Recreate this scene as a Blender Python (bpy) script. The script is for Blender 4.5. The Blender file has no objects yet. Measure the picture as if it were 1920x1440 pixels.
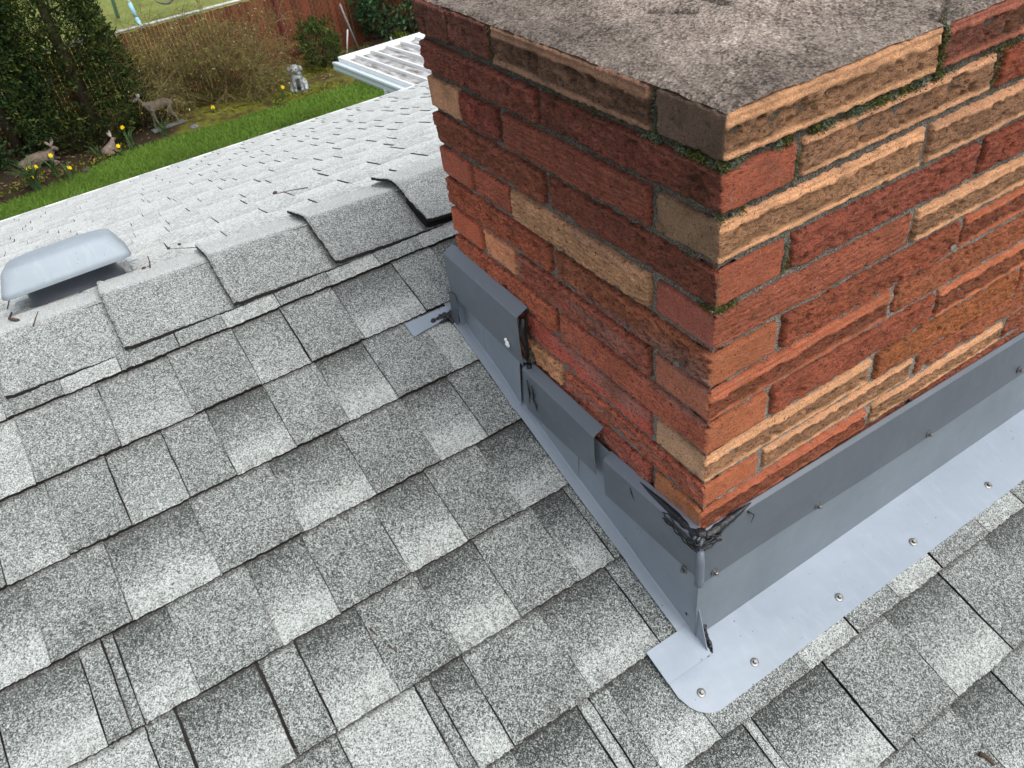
import bpy, math, random
import numpy as np
from mathutils import Matrix, Vector
random.seed(7); rng = np.random.default_rng(7)
SC = bpy.context.scene; COL = SC.collection
R = math.radians

# ------------------------------------------------------------------ camera
CAM = np.array([-0.49059, -0.48591, 0.28473]); AZ, PI_, RO = 0.467594, -0.698301, -0.149225
def cam_axes():
    f = np.array([math.sin(AZ)*math.cos(PI_), math.cos(AZ)*math.cos(PI_), math.sin(PI_)])
    r = np.cross(f, [0, 0, 1]); r /= np.linalg.norm(r); u = np.cross(r, f)
    c, s = math.cos(RO), math.sin(RO)
    return c*r+s*u, -s*r+c*u, f
cr_, cu_, cf_ = cam_axes()
cd = bpy.data.cameras.new('camera'); cam = bpy.data.objects.new('camera', cd); COL.objects.link(cam)
cam.matrix_world = Matrix([[cr_[i], cu_[i], -cf_[i], CAM[i]] for i in range(3)] + [[0, 0, 0, 1]])
cd.sensor_width = 36; cd.lens = 1484.266/1920*36; cd.clip_start = 0.02; cd.clip_end = 500
cd.dof.use_dof = True; cd.dof.focus_distance = 1.15; cd.dof.aperture_fstop = 26
SC.camera = cam
# ------------------------------------------------------------------ sky, sun, exposure (bright overcast)
SUN_EL, SUN_AZ = R(54), R(160)      # azimuth measured from +Y towards +X
w = bpy.data.worlds.new('World'); SC.world = w; w.use_nodes = True
nt = w.node_tree; bg = nt.nodes['Background']; bg.inputs[1].default_value = 0.15
sky = nt.nodes.new('ShaderNodeTexSky'); sky.sky_type = 'NISHITA'; sky.sun_disc = False
sky.sun_elevation = SUN_EL; sky.sun_rotation = SUN_AZ; sky.dust_density = 4; sky.air_density = 1.0; sky.ozone_density = 1.0
hs = nt.nodes.new('ShaderNodeHueSaturation'); hs.inputs['Saturation'].default_value = 0.30
nt.links.new(sky.outputs[0], hs.inputs['Color']); nt.links.new(hs.outputs[0], bg.inputs[0])
sl = bpy.data.lights.new('sun', 'SUN'); sl.energy = 1.0; sl.angle = R(50); sl.color = (1.0, 0.97, 0.93)
so = bpy.data.objects.new('sun', sl); COL.objects.link(so)
sd = Vector((math.sin(SUN_AZ)*math.cos(SUN_EL), math.cos(SUN_AZ)*math.cos(SUN_EL), math.sin(SUN_EL)))
so.rotation_euler = (-sd).to_track_quat('-Z', 'Y').to_euler()
SC.view_settings.view_transform = 'Standard'; SC.view_settings.look = 'None'
SC.view_settings.exposure = 0.66; SC.view_settings.gamma = 1; SC.view_settings.use_curve_mapping = False
SC.cycles.max_bounces = 6; SC.cycles.diffuse_bounces = 3; SC.cycles.glossy_bounces = 3; SC.cycles.use_adaptive_sampling = True

# ------------------------------------------------------------------ noise
def _h(ix, iy, iz):
    n = (ix*374761393 + iy*668265263 + iz*2147483647) & 0xffffffff
    n = ((n ^ (n >> 13))*1274126177) & 0xffffffff
    n = ((n ^ (n >> 16))*2246822519) & 0xffffffff
    return ((n ^ (n >> 15)) & 0xffffff)/float(0xffffff)
def vnoise(p):
    p = np.asarray(p, float); i = np.floor(p).astype(np.int64); f = p-i; f = f*f*(3-2*f)
    x, y, z = i[..., 0], i[..., 1], i[..., 2]; fx, fy, fz = f[..., 0], f[..., 1], f[..., 2]
    def L(a, b, t): return a+(b-a)*t
    return L(L(L(_h(x, y, z), _h(x+1, y, z), fx), L(_h(x, y+1, z), _h(x+1, y+1, z), fx), fy),
             L(L(_h(x, y, z+1), _h(x+1, y, z+1), fx), L(_h(x, y+1, z+1), _h(x+1, y+1, z+1), fx), fy), fz)
def fbm(p, o=4):
    p = np.asarray(p, float); a = 0.5; s = 0; t = 0
    for k in range(o):
        s = s+a*(vnoise(p*2**k+17.3*k)-0.5)*2; t += a; a *= 0.55
    return s/t
def sm(a, b, x):
    t = np.clip((x-a)/(b-a), 0, 1); return t*t*(3-2*t)

# ------------------------------------------------------------------ mesh helpers
class MB:
    """collects polygons, material slots and a per-vertex colour"""
    def __init__(s): s.v = []; s.f = []; s.m = []; s.c = []; s.n = 0
    def add(s, verts, faces, mat=0, col=(1, 1, 1)):
        verts = np.asarray(verts, float).reshape(-1, 3); k = s.n
        s.v.append(verts); s.n += len(verts)
        c = np.asarray(col, float)
        if c.ndim == 1: c = np.tile(c, (len(verts), 1))
        if c.shape[1] == 3: c = np.concatenate([c, np.ones((len(c), 1))], 1)
        s.c.append(c)
        for f in faces: s.f.append([k+i for i in f])
        s.m += [mat]*len(faces) if isinstance(mat, int) else list(mat)
    def grid(s, P, mat=0, col=(1, 1, 1), flip=False):
        n, m = P.shape[:2]
        a = np.arange(n*m).reshape(n, m)
        q = np.stack([a[:-1, :-1], a[1:, :-1], a[1:, 1:], a[:-1, 1:]], -1).reshape(-1, 4)
        if flip: q = q[:, ::-1]
        c = np.asarray(col, float)
        if c.ndim == 3: c = c.reshape(-1, c.shape[-1])
        s.add(P.reshape(-1, 3), q.tolist(), mat, c)
    def box(s, a, b, mat=0, col=(1, 1, 1), M=None):
        x0, y0, z0 = a; x1, y1, z1 = b
        v = np.array([[x, y, z] for z in (z0, z1) for y in (y0, y1) for x in (x0, x1)], float)
        if M is not None: v = v @ np.array(M)[:3, :3].T + np.array(M)[:3, 3]
        s.add(v, [(0, 2, 3, 1), (4, 5, 7, 6), (0, 1, 5, 4), (2, 6, 7, 3), (0, 4, 6, 2), (1, 3, 7, 5)], mat, col)
    def bar(s, p, q, w, h, mat=0, col=(1, 1, 1), up=(0, 0, 1)):
        p = Vector(p); q = Vector(q); d = q-p; L = d.length; d.normalize()
        u = Vector(up); x = d.cross(u)
        if x.length < 1e-4: x = d.cross(Vector((0, 1, 0)))
        x.normalize(); u = x.cross(d)
        M = Matrix([[x[i], d[i], u[i], p[i]] for i in range(3)]+[[0, 0, 0, 1]])
        s.box((-w/2, 0, -h/2), (w/2, L, h/2), mat, col, M)
    def tube(s, pts, rad, n=8, mat=0, col=(1, 1, 1), cap=True, squash=None):
        pts = [Vector(p) for p in pts]; rad = rad if hasattr(rad, '__len__') else [rad]*len(pts)
        V = []; pr = None
        for i, p in enumerate(pts):
            t = (pts[min(i+1, len(pts)-1)]-pts[max(i-1, 0)]).normalized()
            if pr is None:
                pr = t.orthogonal().normalized()
            pr = (pr-t*pr.dot(t))
            pr = pr.normalized() if pr.length > 1e-6 else t.orthogonal().normalized()
            b = t.cross(pr)
            for k in range(n):
                a = 2*math.pi*k/n
                V.append(p+(pr*math.cos(a)+b*math.sin(a))*rad[i])
        F = []
        for i in range(len(pts)-1):
            for k in range(n):
                k2 = (k+1) % n; F.append((i*n+k, i*n+k2, (i+1)*n+k2, (i+1)*n+k))
        if cap: F.append(tuple(range(n))[::-1]); F.append(tuple((len(pts)-1)*n+k for k in range(n)))
        s.add([tuple(v) for v in V], F, mat, col)
    def lathe(s, prof, c=(0, 0, 0), n=16, mat=0, col=(1, 1, 1), M=None, sx=1, sy=1):
        V = []
        for r, z in prof:
            for k in range(n):
                a = 2*math.pi*k/n; V.append((r*math.cos(a)*sx, r*math.sin(a)*sy, z))
        V = np.array(V)
        if M is not None: V = V @ np.array(M)[:3, :3].T + np.array(M)[:3, 3]
        V = V+np.array(c); F = []
        for i in range(len(prof)-1):
            for k in range(n):
                k2 = (k+1) % n; F.append((i*n+k, i*n+k2, (i+1)*n+k2, (i+1)*n+k))
        F.append(tuple(range(n))[::-1]); F.append(tuple((len(prof)-1)*n+k for k in range(n)))
        s.add(V, F, mat, col)
    def blob(s, c, r, nz=0.0, f=3.0, mat=0, col=(1, 1, 1), seg=12, M=None):
        P = np.zeros((seg+1, 2*seg+1, 3))
        th = np.linspace(0.0, math.pi, seg+1)[:, None]; ph = np.linspace(0, 2*math.pi, 2*seg+1)[None, :]
        P[..., 0] = np.sin(th)*np.cos(ph); P[..., 1] = np.sin(th)*np.sin(ph); P[..., 2] = np.cos(th)+0*ph
        P[:, -1] = P[:, 0]
        if nz: P = P*(1+nz*fbm(P*f+np.array(c)*31))[..., None]
        P = P*np.array(r)
        if M is not None: P = P @ np.array(M)[:3, :3].T
        s.grid(P+np.array(c), mat, col, flip=False)
    def build(s, name, mats, parent=None, smooth=False, **props):
        me = bpy.data.meshes.new(name)
        V = np.concatenate(s.v); me.from_pydata(V.tolist(), [], s.f); me.update()
        for m in (mats if isinstance(mats, (list, tuple)) else [mats]): me.materials.append(m)
        me.polygons.foreach_set('material_index', s.m)
        C = np.concatenate(s.c); ca = me.color_attributes.new('Col', 'FLOAT_COLOR', 'POINT')
        ca.data.foreach_set('color', C.ravel().astype(np.float32))
        me.polygons.foreach_set('use_smooth', [smooth]*len(me.polygons))
        o = bpy.data.objects.new(name, me); COL.objects.link(o)
        if parent: o.parent = parent
        for k, v in props.items(): o[k] = v
        return o
def empty(name, label, cat, group=None, loc=None):
    o = bpy.data.objects.new(name, None); COL.objects.link(o); o.empty_display_size = 0.05
    o['label'] = label; o['category'] = cat
    if group: o['group'] = group
    if loc is not None: o.location = loc
    return o
def settle(root, loc):
    """move an empty to the base of its thing, keeping its parts where they are"""
    root.location = loc
    for c in root.children:
        c.data.transform(Matrix.Translation(-Vector(loc)))
        for d in c.children: d.data.transform(Matrix.Translation(-Vector(loc)))
def copy_tree(o, parent=None):
    c = o.copy(); COL.objects.link(c); c.parent = parent
    for ch in list(o.children): copy_tree(ch, c)
    return c

# ------------------------------------------------------------------ materials
def mat(name, rough=0.8, metal=0.0, spec=0.4, base=(0.5, 0.5, 0.5)):
    m = bpy.data.materials.new(name); m.use_nodes = True
    b = m.node_tree.nodes['Principled BSDF']
    b.inputs['Base Color'].default_value = (*base, 1); b.inputs['Roughness'].default_value = rough
    b.inputs['Metallic'].default_value = metal; b.inputs['Specular IOR Level'].default_value = spec
    return m, m.node_tree, b
def N(t, typ, **k):
    n = t.nodes.new(typ)
    for a, v in k.items():
        if a in n.inputs: n.inputs[a].default_value = v
        else: setattr(n, a, v)
    return n
def coords(t): return N(t, 'ShaderNodeNewGeometry').outputs['Position'] if False else N(t, 'ShaderNodeTexCoord').outputs['Object']
def ramp(t, src, stops, interp='LINEAR'):
    n = t.nodes.new('ShaderNodeValToRGB'); t.links.new(src, n.inputs[0]); e = n.color_ramp; e.interpolation = interp
    while len(e.elements) < len(stops): e.elements.new(0.5)
    for i, (p, c) in enumerate(stops):
        e.elements[i].position = p; c = c if hasattr(c, '__len__') else (c, c, c); e.elements[i].color = (*c, 1)
    return n.outputs[0]
def mix(t, a, b, fac, mode='MIX'):
    n = t.nodes.new('ShaderNodeMix'); n.data_type = 'RGBA'; n.blend_type = mode
    for s, x in ((n.inputs[0], fac), (n.inputs[6], a), (n.inputs[7], b)):
        if hasattr(x, 'links'): t.links.new(x, s)
        elif hasattr(x, '__len__'): s.default_value = (*x, 1)
        else: s.default_value = x
    return n.outputs[2]
def math_(t, op, a, b=None, clamp=False):
    n = t.nodes.new('ShaderNodeMath'); n.operation = op; n.use_clamp = clamp
    for s, x in ((n.inputs[0], a), (n.inputs[1], b)):
        if x is None: continue
        if hasattr(x, 'links'): t.links.new(x, s)
        else: s.default_value = x
    return n.outputs[0]
def bump(t, b, h, dist=0.001, strength=1.0, prev=None):
    n = t.nodes.new('ShaderNodeBump'); n.inputs['Distance'].default_value = dist; n.inputs['Strength'].default_value = strength
    t.links.new(h, n.inputs['Height'])
    if prev is not None: t.links.new(prev, n.inputs['Normal'])
    t.links.new(n.outputs[0], b.inputs['Normal']); return n.outputs[0]
def attr(t, name='Col'): return N(t, 'ShaderNodeVertexColor', layer_name=name).outputs[0]
def noise(t, scale, detail=4, rough=0.6, src=None):
    n = N(t, 'ShaderNodeTexNoise', Scale=scale, Detail=detail, Roughness=rough)
    t.links.new(src or coords(t), n.inputs['Vector']); return n.outputs[0]

def granule_mat(name, cell=0.0013, sheen=0.35):
    # asphalt shingle: mineral granules from near black to near white; R of the colour attribute = share of pale granules
    m, t, b = mat(name, 0.93, spec=0.25)
    co = coords(t)
    v = N(t, 'ShaderNodeTexVoronoi', Scale=1/cell); t.links.new(co, v.inputs['Vector'])
    v2 = N(t, 'ShaderNodeTexVoronoi', Scale=1/(cell*1.9)); t.links.new(co, v2.inputs['Vector'])
    s1 = t.nodes.new('ShaderNodeSeparateColor'); t.links.new(v.outputs['Color'], s1.inputs[0])
    s2 = t.nodes.new('ShaderNodeSeparateColor'); t.links.new(v2.outputs['Color'], s2.inputs[0])
    sa = t.nodes.new('ShaderNodeSeparateColor'); t.links.new(attr(t), sa.inputs[0])
    big = noise(t, 22, 4, 0.6, co)
    tone = math_(t, 'ADD', sa.outputs[0], math_(t, 'MULTIPLY', math_(t, 'SUBTRACT', big, 0.5), 0.24))
    rnd = math_(t, 'ADD', math_(t, 'MULTIPLY', s1.outputs[0], 0.68), math_(t, 'MULTIPLY', s2.outputs[1], 0.32))
    k = math_(t, 'ADD', rnd, math_(t, 'SUBTRACT', tone, 0.5))
    c = ramp(t, k, [(0.04, (0.030, 0.033, 0.033)), (0.30, (0.085, 0.092, 0.090)), (0.50, (0.235, 0.247, 0.242)), (0.68, (0.42, 0.432, 0.428)), (0.98, (0.66, 0.67, 0.665))])
    tint = mix(t, (0.90, 1.0, 0.95), (1.0, 0.98, 1.0), s1.outputs[2])
    c = mix(t, c, tint, 1.0, 'MULTIPLY')
    # butt shade painted in, with brownish seam dirt (G of the attribute)
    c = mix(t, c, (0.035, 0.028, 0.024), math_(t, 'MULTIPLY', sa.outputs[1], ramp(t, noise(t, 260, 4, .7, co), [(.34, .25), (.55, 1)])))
    t.links.new(c, b.inputs['Base Color'])
    b.inputs['Sheen Weight'].default_value = sheen; b.inputs['Sheen Roughness'].default_value = 0.35
    bump(t, b, v.outputs['Distance'], 0.0016, 1.0)
    return m
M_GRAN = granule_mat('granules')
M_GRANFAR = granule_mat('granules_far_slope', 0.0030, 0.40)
M_EDGEF, t, b = mat('lit_asphalt_edge', 0.9, base=(0.10, 0.095, 0.09))  # paler copy of the asphalt edge, far slope's brightness put into its colour
M_EDGE, t, b = mat('asphalt_edge', 0.9, base=(0.012, 0.011, 0.010))
M_DECK, t, b = mat('roof_deck', 0.95, base=(0.03, 0.028, 0.026))

def brick_mat():
    # A of the colour attribute = how rough the split face is
    m, t, b = mat('split_face_brick', 0.92, spec=0.25)
    co = coords(t); vcn = N(t, 'ShaderNodeVertexColor', layer_name='Col'); base = vcn.outputs[0]; rg = vcn.outputs[1]
    n1 = noise(t, 55, 6, 0.7, co); n2 = noise(t, 330, 5, 0.8, co); n3 = noise(t, 13, 5, 0.65, co); n5 = noise(t, 700, 3, 0.8, co)
    c = mix(t, base, mix(t, base, (0.55, 0.36, 0.27), 0.4), math_(t, 'MULTIPLY', ramp(t, n1, [(0.5, 0), (0.72, 1)]), 0.55))
    c = mix(t, c, ramp(t, n5, [(0.3, .62), (0.52, 1.0), (.72, 1.5)]), 1.0, 'MULTIPLY')
    mp = N(t, 'ShaderNodeMapping'); mp.inputs['Scale'].default_value = (1, 1, 2.6); t.links.new(co, mp.inputs[0])
    n4 = noise(t, 120, 9, 0.80, mp.outputs[0])
    lo = math_(t, 'SUBTRACT', 0.58, math_(t, 'MULTIPLY', rg, 0.075))
    k = math_(t, 'MULTIPLY', math_(t, 'SUBTRACT', n4, lo), 14.0, True)
    c = mix(t, c, mix(t, base, (0.02, 0.013, 0.010), 0.86), math_(t, 'MULTIPLY', k, 0.8))
    c = mix(t, c, (0.020, 0.014, 0.011), ramp(t, n2, [(0.585, 0), (0.63, 1)]))
    g = ramp(t, n2, [(0.335, 1), (0.365, 0)])
    c = mix(t, c, (0.70, 0.60, 0.50), math_(t, 'MULTIPLY', math_(t, 'MULTIPLY', g, rg), 0.65))
    c = mix(t, c, (0.15, 0.085, 0.025), math_(t, 'MULTIPLY', ramp(t, n3, [(0.56, 0), (0.70, 1)]), 0.42))
    # weathering: the upper courses carry dark algae
    sx = N(t, 'ShaderNodeSeparateXYZ'); t.links.new(co, sx.inputs[0])
    up = math_(t, 'MULTIPLY', math_(t, 'ADD', sx.outputs[2], 0.42), 2.2, True)
    c = mix(t, c, (0.045, 0.040, 0.030), math_(t, 'MULTIPLY', math_(t, 'MULTIPLY', up, ramp(t, noise(t, 30, 6, .75, co), [(0.46, 0), (0.68, 1)])), 0.50))
    t.links.new(c, b.inputs['Base Color'])
    h = math_(t, 'ADD', math_(t, 'MULTIPLY', math_(t, 'MULTIPLY', n4, math_(t, 'ADD', rg, .15)), -1.6), math_(t, 'MULTIPLY', n2, -0.5))
    bump(t, b, h, 0.009, 1.0)
    return m
M_BRICK = brick_mat()
def mortar_mat():
    m, t, b = mat('weathered_mortar', 0.95, spec=0.2)
    co = coords(t); n1 = noise(t, 500, 4, 0.7, co); n2 = noise(t, 26, 5, 0.6, co)
    sa = t.nodes.new('ShaderNodeSeparateColor'); t.links.new(attr(t), sa.inputs[0])
    c = ramp(t, n1, [(0.38, (0.020, 0.018, 0.016)), (0.5, (0.085, 0.078, 0.070)), (0.60, (0.20, 0.185, 0.17)), (0.70, (0.5, 0.47, 0.43))])
    c = mix(t, c, (0.045, 0.055, 0.022), math_(t, 'MULTIPLY', ramp(t, n2, [(0.50, 0), (0.66, .8)]), sa.outputs[0]))
    c = mix(t, c, (.34, .32, .28), math_(t, 'MULTIPLY', sa.outputs[0], .9), 'MULTIPLY')
    low = math_(t, 'SUBTRACT', 1.0, math_(t, 'MULTIPLY', sa.outputs[0], .72))
    c = mix(t, c, ramp(t, n1, [(.36, (.06, .055, .05)), (.48, (.24, .22, .20)), (.60, (.50, .47, .44))]), math_(t, 'MULTIPLY', low, .9, True))
    c = mix(t, c, (0.02, 0.02, 0.018), math_(t, 'MULTIPLY', ramp(t, n2, [(0.35, 1), (0.55, 0)]), 0.35))
    c = mix(t, c, (.86, .82, .78), 1.0, 'MULTIPLY')
    t.links.new(c, b.inputs['Base Color']); bump(t, b, n1, 0.0015, 1.0)
    return m
M_MORTAR = mortar_mat()
def crown_mat():
    m, t, b = mat('cement_crown', 0.95, spec=0.2)
    co = coords(t)
    def cells(sc):
        v = N(t, 'ShaderNodeTexVoronoi', Scale=sc); t.links.new(co, v.inputs['Vector'])
        sv = t.nodes.new('ShaderNodeSeparateColor'); t.links.new(v.outputs['Color'], sv.inputs[0]); return sv.outputs[0], v.outputs['Distance']
    a1, d1 = cells(520.0); a2, d2 = cells(300.0)
    n1 = noise(t, 8, 7, 0.7, co); n2 = noise(t, 60, 6, 0.75, co)
    k = math_(t, 'ADD', math_(t, 'MULTIPLY', a1, 0.34), math_(t, 'MULTIPLY', a2, 0.30))
    k = math_(t, 'ADD', k, math_(t, 'MULTIPLY', math_(t, 'SUBTRACT', n2, 0.5), 0.55))
    k = math_(t, 'ADD', k, math_(t, 'MULTIPLY', math_(t, 'SUBTRACT', n1, 0.5), 1.25))
    c = ramp(t, k, [(-0.0, (0.055, 0.046, 0.040)), (0.15, (0.115, 0.098, 0.086)), (0.36, (0.225, 0.195, 0.172)), (0.60, (0.345, 0.305, 0.272)), (0.80, (0.66, 0.60, 0.54))])
    t.links.new(mix(t, c, attr(t), 1.0, 'MULTIPLY'), b.inputs['Base Color'])
    bump(t, b, math_(t, 'ADD', math_(t, 'MULTIPLY', d2, 1.0), math_(t, 'MULTIPLY', n2, 0.6)), 0.0013, 1.0)
    return m
M_CROWN = crown_mat()
def metal_mat(name, base, rough=0.38, spec=0.5, dirt=0.25):
    m, t, b = mat(name, rough, spec=spec)
    co = coords(t); n1 = noise(t, 6, 5, 0.6, co); n2 = noise(t, 180, 3, 0.6, co); n3 = noise(t, 420, 2, 0.5, co)
    c = mix(t, base, tuple(x*0.72 for x in base), math_(t, 'MULTIPLY', ramp(t, n1, [(0.4, 0), (0.7, 1)]), dirt*1.6))
    c = mix(t, c, (0.035, 0.035, 0.04), ramp(t, n2, [(0.705, 0), (0.735, 1)]))
    c = mix(t, c, attr(t), 1.0, 'MULTIPLY')
    t.links.new(c, b.inputs['Base Color'])
    t.links.new(ramp(t, n1, [(0.3, rough-0.06), (0.7, rough+0.1)]), b.inputs['Roughness'])
    mp = N(t, 'ShaderNodeMapping'); mp.inputs['Scale'].default_value = (1, .25, .25); t.links.new(co, mp.inputs[0]); c2 = mix(t, c, tuple(min(1, x*1.25) for x in base), math_(t, 'MULTIPLY', ramp(t, noise(t, 70, 5, .7, mp.outputs[0]), [(.52, 0), (.72, 1)]), .35)); t.links.new(c2, b.inputs['Base Color'])
    bump(t, b, noise(t, 9, 3, 0.5, co), 0.008, 0.5)
    return m
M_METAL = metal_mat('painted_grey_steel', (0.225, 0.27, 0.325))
M_METALM = metal_mat('lit_tone_steel', (0.140, 0.165, 0.195), .40)  # lower band: the sky light caught by its tilt is in the colour
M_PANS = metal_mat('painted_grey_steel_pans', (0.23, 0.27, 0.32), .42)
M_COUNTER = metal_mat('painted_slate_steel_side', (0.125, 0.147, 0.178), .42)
M_METALD = metal_mat('shade_tone_steel', (0.080, 0.094, 0.115), 0.42)  # upright band: its weaker light is put into this darker colour
M_VENT = metal_mat('vent_paint', (0.33, 0.38, 0.425), 0.62, spec=0.15, dirt=0.3)
M_SCREW, t, b = mat('zinc_screw', 0.38, 0.85, base=(0.20, 0.20, 0.20))
M_TAR, t, b = mat('black_sealant', 0.28, base=(0.009, 0.010, 0.013)); bump(t, b, noise(t, 260, 3), 0.002, 0.8)
M_SEAL, t, b = mat('grey_sealant', 0.35, base=(0.11, 0.13, 0.16))
M_SILI, t, b = mat('white_silicone', 0.3, base=(0.75, 0.77, 0.78))
M_WHITE, t, b = mat('white_paint', 0.5, base=(0.78, 0.8, 0.8))
M_TWIG, t, b = mat('dry_twig', 0.9, base=(0.07, 0.045, 0.03))
def vcmat(name, rough=0.8, spec=0.3, nscale=None, amt=0.35, trans=0.0, bd=0.0):
    m, t, b = mat(name, rough, spec=spec); c = attr(t)
    if nscale:
        n = noise(t, nscale, 5, 0.65)
        c = mix(t, c, ramp(t, n, [(0.3, 1-amt), (0.7, 1+amt*0.6)]), 1.0, 'MULTIPLY')
        if bd: bump(t, b, n, bd, 1.0)
    t.links.new(c, b.inputs['Base Color'])
    return m
M_LEAF = vcmat('foliage', 0.75, 0.2)
M_BARK = vcmat('bark', 0.95, 0.15, 30, 0.4)
M_STONE = vcmat('weathered_statue', 0.85, 0.25, 26, 0.5)
M_SLAT = vcmat('fence_slat', 0.75, 0.25, 20, 0.25)
M_PLAIN = vcmat('painted_parts', 0.6, 0.3, 9, 0.2)

# ------------------------------------------------------------------ roof frame of reference
PT = 0.3299418; ZR = -0.78622; cP, sP = math.cos(PT), math.sin(PT)
def NR(x, s, h=0.0):
    """near slope: x along the ridge, s up the slope, h above the surface"""
    x, s, h = np.broadcast_arrays(np.asarray(x, float), s, h)
    return np.stack([x, s*cP-h*sP, ZR+s*sP+h*cP], -1)
FT = math.atan(0.309); cF, sF = math.cos(FT), math.sin(FT)
SR = 1.037; YR = SR*cP; ZRD = ZR+SR*sP
def FR(x, s, h=0.0):
    """far slope: s down from the ridge"""
    x, s, h = np.broadcast_arrays(np.asarray(x, float), s, h)
    return np.stack([x, YR+s*cF+h*sF, ZRD-s*sF+h*cF], -1)
E_ = 0.1435; S0 = 0.8634; W_CH, D_CH = 0.925, 0.612
ZG = -3.9

house = empty('house', 'single storey house seen from its grey shingle roof with ridge behind the chimney', 'house')

# ---- near slope shingles
TONE = {'P': (0.465, 0.465), 'L': (0.68, 0.66), 'S': (0.72, 0.16), 'M': (0.62, 0.40)}
def tab(mb, fr, x0, x1, s0, typ, hb=0.0065, lift=0.0, E=E_, dx=0.006, rows=7, far=False, seam=0.0):
    """one shingle tab: exposed face from its butt edge s0 up the slope, with ragged cut edges"""
    n = max(2, int(round((x1-x0)/dx))+1); sg = -1.0 if far else 1.0
    x = np.linspace(x0+seam/2, x1-seam/2, n)
    if not far and n > 6: x = np.concatenate([[x[0]], [x[0]+.0016], x[1:-1], [x[-1]-.0016], [x[-1]]]); n = len(x)
    k = np.concatenate([np.linspace(0, .80, rows-4), [.87, .898, .92, 1.0]]) if rows > 4 else np.array([0, 1.0]); ov = E+0.012
    X, K = np.meshgrid(x, k, indexing='ij')
    je = 0.0016 if not far else 0.0012
    jit = (rng.random(n)-0.5)*2*je + 0.0005*np.sin(x*37+s0*50)
    jx = (rng.random(rows if rows > 2 else 2)-0.5)*0.0018
    K2 = K*ov; K2[:, 0] += jit*0.8
    X = X.copy(); X[0] += jx; X[-1] += -jx[::-1]
    S = s0+sg*K2
    H = lift+hb*(1-K2/ov)+0.0006
    H = H + (0.0007*fbm(np.stack([X*25, S*25, 0*X+3], -1), 2) if rows > 2 else 0)
    lo, hi = TONE[typ]
    a = 0.06*(random.random()-0.5)
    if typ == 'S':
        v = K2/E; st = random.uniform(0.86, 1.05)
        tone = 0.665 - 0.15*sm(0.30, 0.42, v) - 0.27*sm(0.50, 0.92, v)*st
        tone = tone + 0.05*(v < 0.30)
    else:
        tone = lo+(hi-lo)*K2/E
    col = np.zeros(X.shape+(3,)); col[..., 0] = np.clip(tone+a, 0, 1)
    if not far:
        dn = .85*sm(.95, .99, K2/E)+.35*(rng.random(X.shape) < .35)*(K2/E < .01)  # painted shade below the butt above, random dirt on the butt edge
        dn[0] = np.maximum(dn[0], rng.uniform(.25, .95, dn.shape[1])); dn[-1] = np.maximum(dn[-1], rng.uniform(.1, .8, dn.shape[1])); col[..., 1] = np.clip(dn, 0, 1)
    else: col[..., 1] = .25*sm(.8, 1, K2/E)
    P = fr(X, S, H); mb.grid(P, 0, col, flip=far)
    # side walls and butt
    hl = lift-0.0005
    B = fr(X[:, 0], S[:, 0]+sg*0.0006, -0.0003+0*X[:, 0]); mb.grid(np.stack([B, P[:, 0]], 1), 1, flip=far)
    L = fr(X[0], S[0], -0.0003+0*X[0]); mb.grid(np.stack([L, P[0]], 0)[::-1], 1, flip=far)
    Rr = fr(X[-1], S[-1], -0.0003+0*X[0]); mb.grid(np.stack([Rr, P[-1]], 0), 1, flip=far)

ROWS = {
 0: [(-.762, 'P'), (-.67, 'L'), (-.574, 'P'), (-.472, 'P', 1), (-.386, 'L'), (-.283, 'P'), (-.178, 'L'), (-.077, 'P'), (.017, 'L')],
 1: [(-.753, 'P'), (-.621, 'M'), (-.499, 'P'), (-.381, 'M'), (-.288, 'P', 1), (-.183, 'S'), (-.056, 'P')],
 2: [(-.832, 'M'), (-.744, 'P'), (-.651, 'M', 1), (-.56, 'P', 1), (-.483, 'S'), (-.381, 'P'), (-.284, 'S'), (-.192, 'P'), (-.079, 'L')],
 3: [(-.905, 'S'), (-.809, 'P'), (-.697, 'S'), (-.565, 'P'), (-.433, 'S'), (-.309, 'P'), (-.19, 'S'), (-.098, 'P')],
 4: [(-.89, 'S'), (-.776, 'P', 1), (-.744, 'P', 1), (-.727, 'S'), (-.651, 'P'), (-.531, 'S'), (-.441, 'P'), (-.325, 'S'), (-.224, 'P'), (-.124, 'S')],
 5: [(-.84, 'L'), (-.73, 'P', 1), (-.69, 'S'), (-.573, 'P', 2), (-.515, 'S'), (-.42, 'P'), (-.32, 'S'), (-.219, 'P'), (-.109, 'S'), (-.045, 'P')],
 6: [(-.52, 'L'), (-.400, 'P', 1), (-.378, 'S', 1), (-.323, 'P'), (-.191, 'S'), (-.065, 'P')],
 7: [(-.33, 'S'), (-.22, 'L', 1), (-.200, 'P', 1), (-.169, 'S'), (-.074, 'P'), (.099, 'L'), (.2, 'P', 1), (.297, 'L'), (.396, 'P', 1), (.513, 'L')],
 8: [(-.13, 'S'), (-.035, 'L', 1), (-.018, 'S', 1), (.125, 'P', 1), (.259, 'S'), (.387, 'P', 1), (.50, 'S')],
 9: [(-.05, 'S'), (.05, 'P'), (.16, 'P', 1), (.24, 'S'), (.335, 'P', 1), (.44, 'S')],
}
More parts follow.
